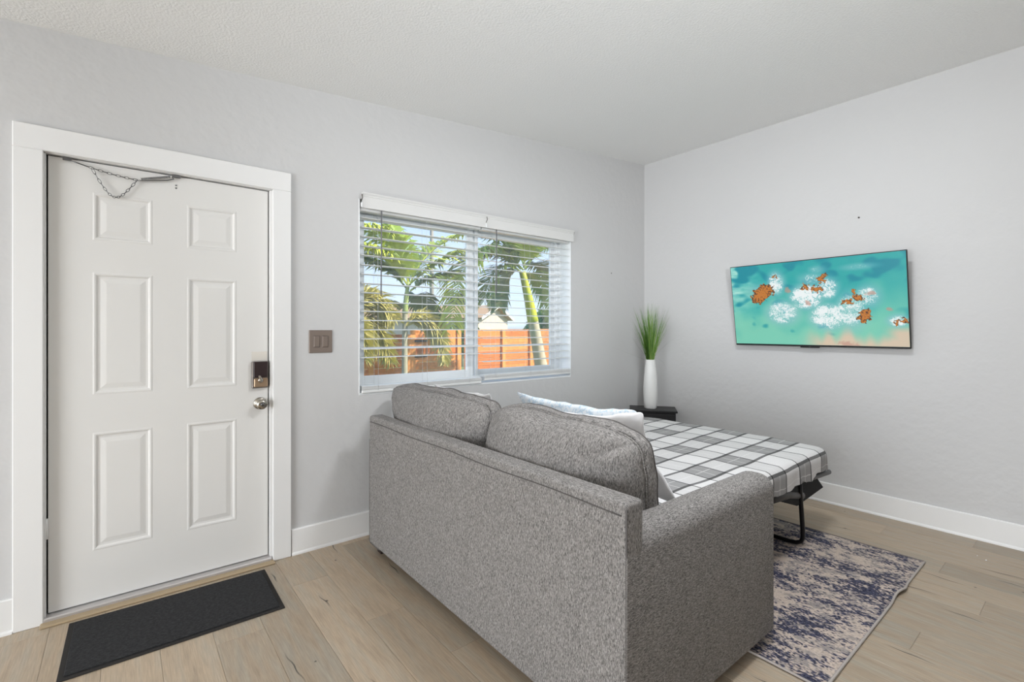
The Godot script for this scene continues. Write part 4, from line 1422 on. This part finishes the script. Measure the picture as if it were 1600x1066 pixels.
func build_outdoors() -> void:
	var ground := -0.35
	# lawn
	var lawn := part("lawn", box(Vector3(90, 0.2, 60), 0.0), mat(c8(104, 118, 66), 0.95), null, Vector3(10, ground - 0.1, -30.4))
	lawn.set_meta("kind", "structure")
	# ---- fence of horizontal orange boards
	var woods := []
	for k in 4:
		var nn := noise(1.0, 300 + k, 2)
		var base: Color = [c8(226, 140, 70), c8(216, 126, 58), c8(232, 150, 80), c8(206, 116, 54)][k]
		woods.append(textured(image_tex(128, 32, func(x, y):
			var v := 1.0 + 0.14 * nn.get_noise_2d(x * 0.06, y * 0.35)
			return Color(base.r * v, base.g * v, base.b * v)), 0.75, Vector3.ONE * 1.2))
	var post_m := mat(c8(236, 156, 84), 0.75)
	var r := RandomNumberGenerator.new()
	r.seed = 77
	var fence := thing("wood_fence", Vector3(-1.6, ground, -5), "orange-stained fence of horizontal boards left of the gate, behind the bushy palm", "fence")
	fence_run(fence, Vector3(-3.2, 0, -5), Vector3(-0.79, 0, -5), 1.20, ground, woods, post_m, r)
	fence_run(fence, Vector3(-0.79, 0, -5), Vector3(-0.08, 0, -5), 1.20, ground, woods, post_m, r)
	fence = thing("wood_fence", Vector3(2.0, ground, -5), "orange-stained fence of horizontal boards seen through the right pane", "fence")
	fence_run(fence, Vector3(1.12, 0, -5), Vector3(2.08, 0, -5), 1.29, ground, woods, post_m, r)
	fence_run(fence, Vector3(2.08, 0, -5), Vector3(2.84, 0, -5), 1.29, ground, woods, post_m, r)
	var side := thing("wood_fence", Vector3(3.0, ground, -5), "bright orange return of the fence at the right edge of the window view", "fence")
	fence_run(side, Vector3(2.92, 0, -5.02), Vector3(4.3, 0, -4.55), 1.30, ground, [woods[2]], post_m, r)
	# gate
	var gate := thing("wood_gate", Vector3(0.5, ground, -5), "orange board gate with black hinges in the fence", "gate")
	var gy := 0
	while gy < 11:
		part("board", box(Vector3(1.06, 0.142, 0.022), 0.004), woods[r.randi_range(0, 3)], gate, Vector3(0.0, 0.08 + gy * 0.147, 0.0))
		gy += 1
	for x in [-0.49, 0.49]:
		part("gate_stile", box(Vector3(0.09, 1.62, 0.03), 0.004), post_m, gate, Vector3(x, 0.82, 0.028))
	for y in [1.08, 0.80]:
		part("hinge", box(Vector3(0.26, 0.045, 0.014), 0.004), M.black_steel, gate, Vector3(-0.34, y - ground, 0.05))
	# ---- palms
	var L := {"bright": leaf_mat(c8(186, 196, 72)), "green": leaf_mat(c8(136, 162, 60)), "dark": leaf_mat(c8(104, 124, 62)), "grey": leaf_mat(c8(136, 142, 108)), "olive": leaf_mat(c8(196, 186, 112))}  # sunlit (bright) and shaded (dark, grey) fronds, light put into the colour
	var bark := mat(c8(168, 166, 146), 0.8)
	var bark2 := mat(c8(196, 184, 158), 0.8)
	var shaft_green := mat(c8(150, 168, 104), 0.5)
	var shaft_yellow := mat(c8(190, 198, 52), 0.45)
	palm("palm_tree", "slim palm with pale trunk before the gate, behind the left pane", Vector3(-1.138, ground, -3), [Vector3(-1.138, ground, -3), Vector3(-1.138, 0.6, -3), Vector3(-1.13, 1.52, -3)], 0.042, 0.036, bark, [Vector3(-1.13, 1.5, -3), Vector3(-1.12, 1.7, -3), Vector3(-1.08, 1.93, -3)], shaft_green, [
		["bright", 0.42, Vector3(-1.08, 1.89, -3.0), Vector3(-1.16, 2.51, -3.0), Vector3(-1.8, 2.56, -2.8)],
		["bright", 0.42, Vector3(-1.06, 1.89, -3.0), Vector3(-0.78, 2.5, -3.1), Vector3(0.0, 2.74, -3.2)],
		["dark", 0.40, Vector3(-1.1, 1.83, -3.0), Vector3(-1.34, 2.24, -3.2), Vector3(-1.61, 2.24, -3.5)],
		["green", 0.40, Vector3(-1.05, 1.81, -3.0), Vector3(-0.67, 2.1, -3.0), Vector3(-0.26, 2.06, -3.0)],
		["dark", 0.34, Vector3(-1.01, 1.68, -3.1), Vector3(-0.73, 1.98, -3.3), Vector3(-0.51, 1.36, -3.5)],
		["olive", 0.22, Vector3(-1.13, 1.35, -2.97), Vector3(-0.9, 1.62, -2.9), Vector3(-0.62, 1.15, -2.9)],
		["olive", 0.20, Vector3(-1.13, 1.33, -2.97), Vector3(-0.68, 1.60, -2.8), Vector3(-0.7, 0.85, -2.7)],
		["bright", 0.40, Vector3(-1.10, 1.90, -3.0), Vector3(-1.45, 2.30, -2.9), Vector3(-1.95, 2.30, -2.8)],
		["bright", 0.40, Vector3(-1.06, 1.90, -3.0), Vector3(-0.70, 2.25, -2.9), Vector3(-0.20, 2.45, -2.8)],
		["green", 0.38, Vector3(-1.07, 1.88, -3.0), Vector3(-0.86, 2.4, -3.4), Vector3(-0.95, 2.87, -3.8)]], L, 5)
	palm("palm_tree", "palm with yellow-green crownshaft and ringed trunk behind the right pane", Vector3(1.58, ground, -3), [Vector3(1.58, ground, -3), Vector3(1.32, 0.75, -3), Vector3(1.16, 1.44, -3)], 0.13, 0.085, bark2, [Vector3(1.16, 1.42, -3), Vector3(1.08, 1.75, -3), Vector3(0.93, 2.22, -3)], shaft_yellow, [
		["bright", 0.46, Vector3(0.88, 2.22, -3.0), Vector3(-0.35, 2.96, -2.8), Vector3(-0.64, 1.35, -2.6)],
		["green", 0.46, Vector3(0.88, 2.26, -3.0), Vector3(0.6, 2.84, -3.1), Vector3(0.1, 2.89, -3.2)],
		["green", 0.42, Vector3(0.9, 2.22, -3.0), Vector3(0.31, 2.46, -3.0), Vector3(0.17, 1.72, -3.0)],
		["green", 0.46, Vector3(0.96, 2.29, -3.0), Vector3(1.18, 2.91, -3.1), Vector3(1.93, 3.14, -3.2)],
		["dark", 0.44, Vector3(0.98, 2.26, -3.0), Vector3(1.62, 2.65, -3.2), Vector3(2.13, 2.05, -3.4)],
		["green", 0.42, Vector3(1.01, 2.21, -3.0), Vector3(1.53, 2.27, -3.1), Vector3(1.84, 1.46, -3.2)],
		["grey", 0.36, Vector3(0.92, 2.2, -3.0), Vector3(0.72, 2.35, -3.2), Vector3(0.77, 1.68, -3.4)],
		["green", 0.46, Vector3(0.96, 2.32, -3.0), Vector3(1.04, 3.13, -3.4), Vector3(0.86, 3.34, -3.8)],
		["dark", 0.44, Vector3(0.9, 2.26, -3.0), Vector3(0.7, 2.66, -3.4), Vector3(0.53, 2.53, -3.8)],
		["green", 0.46, Vector3(0.95, 2.25, -3.0), Vector3(0.35, 2.75, -3.0), Vector3(-0.15, 2.30, -3.0)],
		["green", 0.44, Vector3(0.98, 2.28, -3.0), Vector3(1.60, 2.95, -3.0), Vector3(2.25, 2.70, -3.0)],
		["bright", 0.40, Vector3(0.97, 2.31, -3.0), Vector3(0.67, 2.67, -2.6), Vector3(0.07, 2.78, -2.2)]], L, 9)
	palm("palm_tree", "bushy olive foxtail palm at the left edge of the window view", Vector3(-2.08, ground, -2.6), [Vector3(-2.08, ground, -2.6), Vector3(-2.08, 0.5, -2.6), Vector3(-2.08, 1.38, -2.6)], 0.05, 0.04, bark, [], shaft_green, [
		["olive", 0.24, Vector3(-2.08, 1.4, -2.6), Vector3(-1.81, 1.93, -2.6), Vector3(-1.46, 1.41, -2.6)],
		["olive", 0.24, Vector3(-2.08, 1.32, -2.6), Vector3(-1.69, 1.64, -2.7), Vector3(-1.42, 0.87, -2.8)],
		["olive", 0.24, Vector3(-2.11, 1.36, -2.6), Vector3(-1.93, 1.47, -2.5), Vector3(-1.93, 0.96, -2.4)],
		["olive", 0.24, Vector3(-2.08, 1.44, -2.6), Vector3(-1.89, 1.87, -2.8), Vector3(-1.52, 1.66, -3.0)],
		["grey", 0.24, Vector3(-2.08, 1.36, -2.6), Vector3(-1.69, 1.78, -3.0), Vector3(-1.01, 1.6, -3.3)]], L, 13)
	# ---- neighbours
	var stucco := mat(c8(206, 192, 178), 0.9)
	var white := mat(c8(214, 212, 206), 0.8)
	var shingle := mat(c8(168, 138, 108), 0.9)
	var pale_roof := mat(c8(206, 190, 176), 0.9)
	gable_house("house", "cream neighbour house whose gable shows above the fence, right pane", Vector3(17.6, ground, -26), 6.8, 14.0, 2.1, 3.0, 0.6, stucco, white, shingle)
	gable_house("house", "pale house with a wide low roof far behind the gate, left pane", Vector3(11.2, ground, -46), 11.0, 7.0, 2.3, 3.9, -0.1, white, white, pale_roof)
	for q in [[Vector3(19.4, ground, -33), Vector3(1.9, 2.0, 1.9), 3.4, c8(78, 92, 58), "round dark tree standing behind the cream gable house"], [Vector3(10.6, ground, -12.5), Vector3(1.2, 1.1, 1.0), 1.6, c8(92, 116, 60), "green shrub behind the fence at the right of the window view"], [Vector3(7.6, ground, -15), Vector3(0.9, 0.7, 0.8), 1.25, c8(100, 120, 70), "small shrub behind the fence beside the cream house"], [Vector3(12, ground, -60), Vector3(8.0, 1.8, 2.0), 4.6, c8(104, 116, 78), "distant line of trees above the pale roof"]]:
		var t := thing("tree", q[0], q[4], "tree", "trees beyond the fence")
		part("stem", tube([Vector3.ZERO, Vector3(0, q[2], 0)], [0.14, 0.08], 8), bark, t)
		part("foliage", crown(q[1], 1800, 0.16, int(q[2] * 10)), leaf_mat(q[3]), t, Vector3(0, q[2], 0))
	# utility pole
	var pole := thing("utility_pole", Vector3(8.9, ground, -20), "thin grey utility pole behind the palm fronds", "pole")
	part("pole_shaft", tube([Vector3.ZERO, Vector3(0, 8.2, 0)], [0.13, 0.09], 10), mat(c8(150, 146, 140), 0.8), pole)
	part("cross_arm", box(Vector3(1.6, 0.1, 0.1), 0.01), mat(c8(120, 112, 102), 0.8), pole, Vector3(0, 7.9, 0.1))

func fence_run(parent: Node3D, a: Vector3, b: Vector3, top: float, ground: float, woods: Array, post_m: Material, r: RandomNumberGenerator) -> void:
	var d := b - a
	var turn := atan2(-d.z, d.x)
	var h := 0.142
	var y := top - h / 2.0
	var off := parent.position
	while y > ground:
		part("board", box(Vector3(snappedf(d.length() - 0.02, 0.01), h, 0.02), 0.004), woods[r.randi_range(0, woods.size() - 1)], parent, Vector3(a.x + d.x / 2, y, a.z + d.z / 2 + r.randf_range(-0.003, 0.003)) - off, Vector3(0, turn, 0))
		y -= h + 0.006
	part("post", box(Vector3(0.085, snappedf(top - ground, 0.01), 0.05), 0.006), post_m, parent, Vector3(b.x, (top + ground) / 2, b.z + 0.03) - off, Vector3(0, turn, 0))

# box house with its gable towards the viewer
func gable_house(called: String, label: String, at: Vector3, w: float, deep: float, eave: float, ridge: float, turn: float, wall_m: Material, trim_m: Material, roof_m: Material) -> void:
	var o := thing(called, at, label, "house", "neighbour houses")
	o.rotation.y = turn
	var e := eave - at.y
	var p := ridge - at.y
	var h := w / 2.0
	var st := begin()
	var f := [Vector3(-h, 0, 0), Vector3(h, 0, 0), Vector3(h, e, 0), Vector3(0, p, 0), Vector3(-h, e, 0)]
	var bk := []
	for v in f: bk.append(v + Vector3(0, 0, -deep))
	for k in range(1, 4):
		tri(st, f[0], f[k], f[k + 1])
		tri(st, bk[0], bk[k + 1], bk[k])
	quad(st, f[1], bk[1], bk[2], f[2])
	quad(st, bk[0], f[0], f[4], bk[4])
	part("wall", done(st), wall_m, o)
	for s in [-1.0, 1.0]:
		var slope := Vector3(float(s) * h, e - p, 0)
		var l := slope.length() + 0.45
		var an: float = atan2(slope.y, abs(slope.x)) * s
		var mid := Vector3(0, p, -deep / 2) + slope.normalized() * l / 2 + Vector3(0, 0.06, 0)
		part("roof_slope", box(Vector3(l, 0.10, deep + 0.8), 0.01), roof_m, o, mid, Vector3(0, 0, an))
		part("barge_board", box(Vector3(l, 0.20, 0.05), 0.01), trim_m, o, Vector3(mid.x, mid.y - 0.02, 0.43), Vector3(0, 0, an))
	part("window_frame", box(Vector3(1.1, 1.0, 0.06), 0.01), trim_m, o, Vector3(-h * 0.4, 1.2, 0.02))
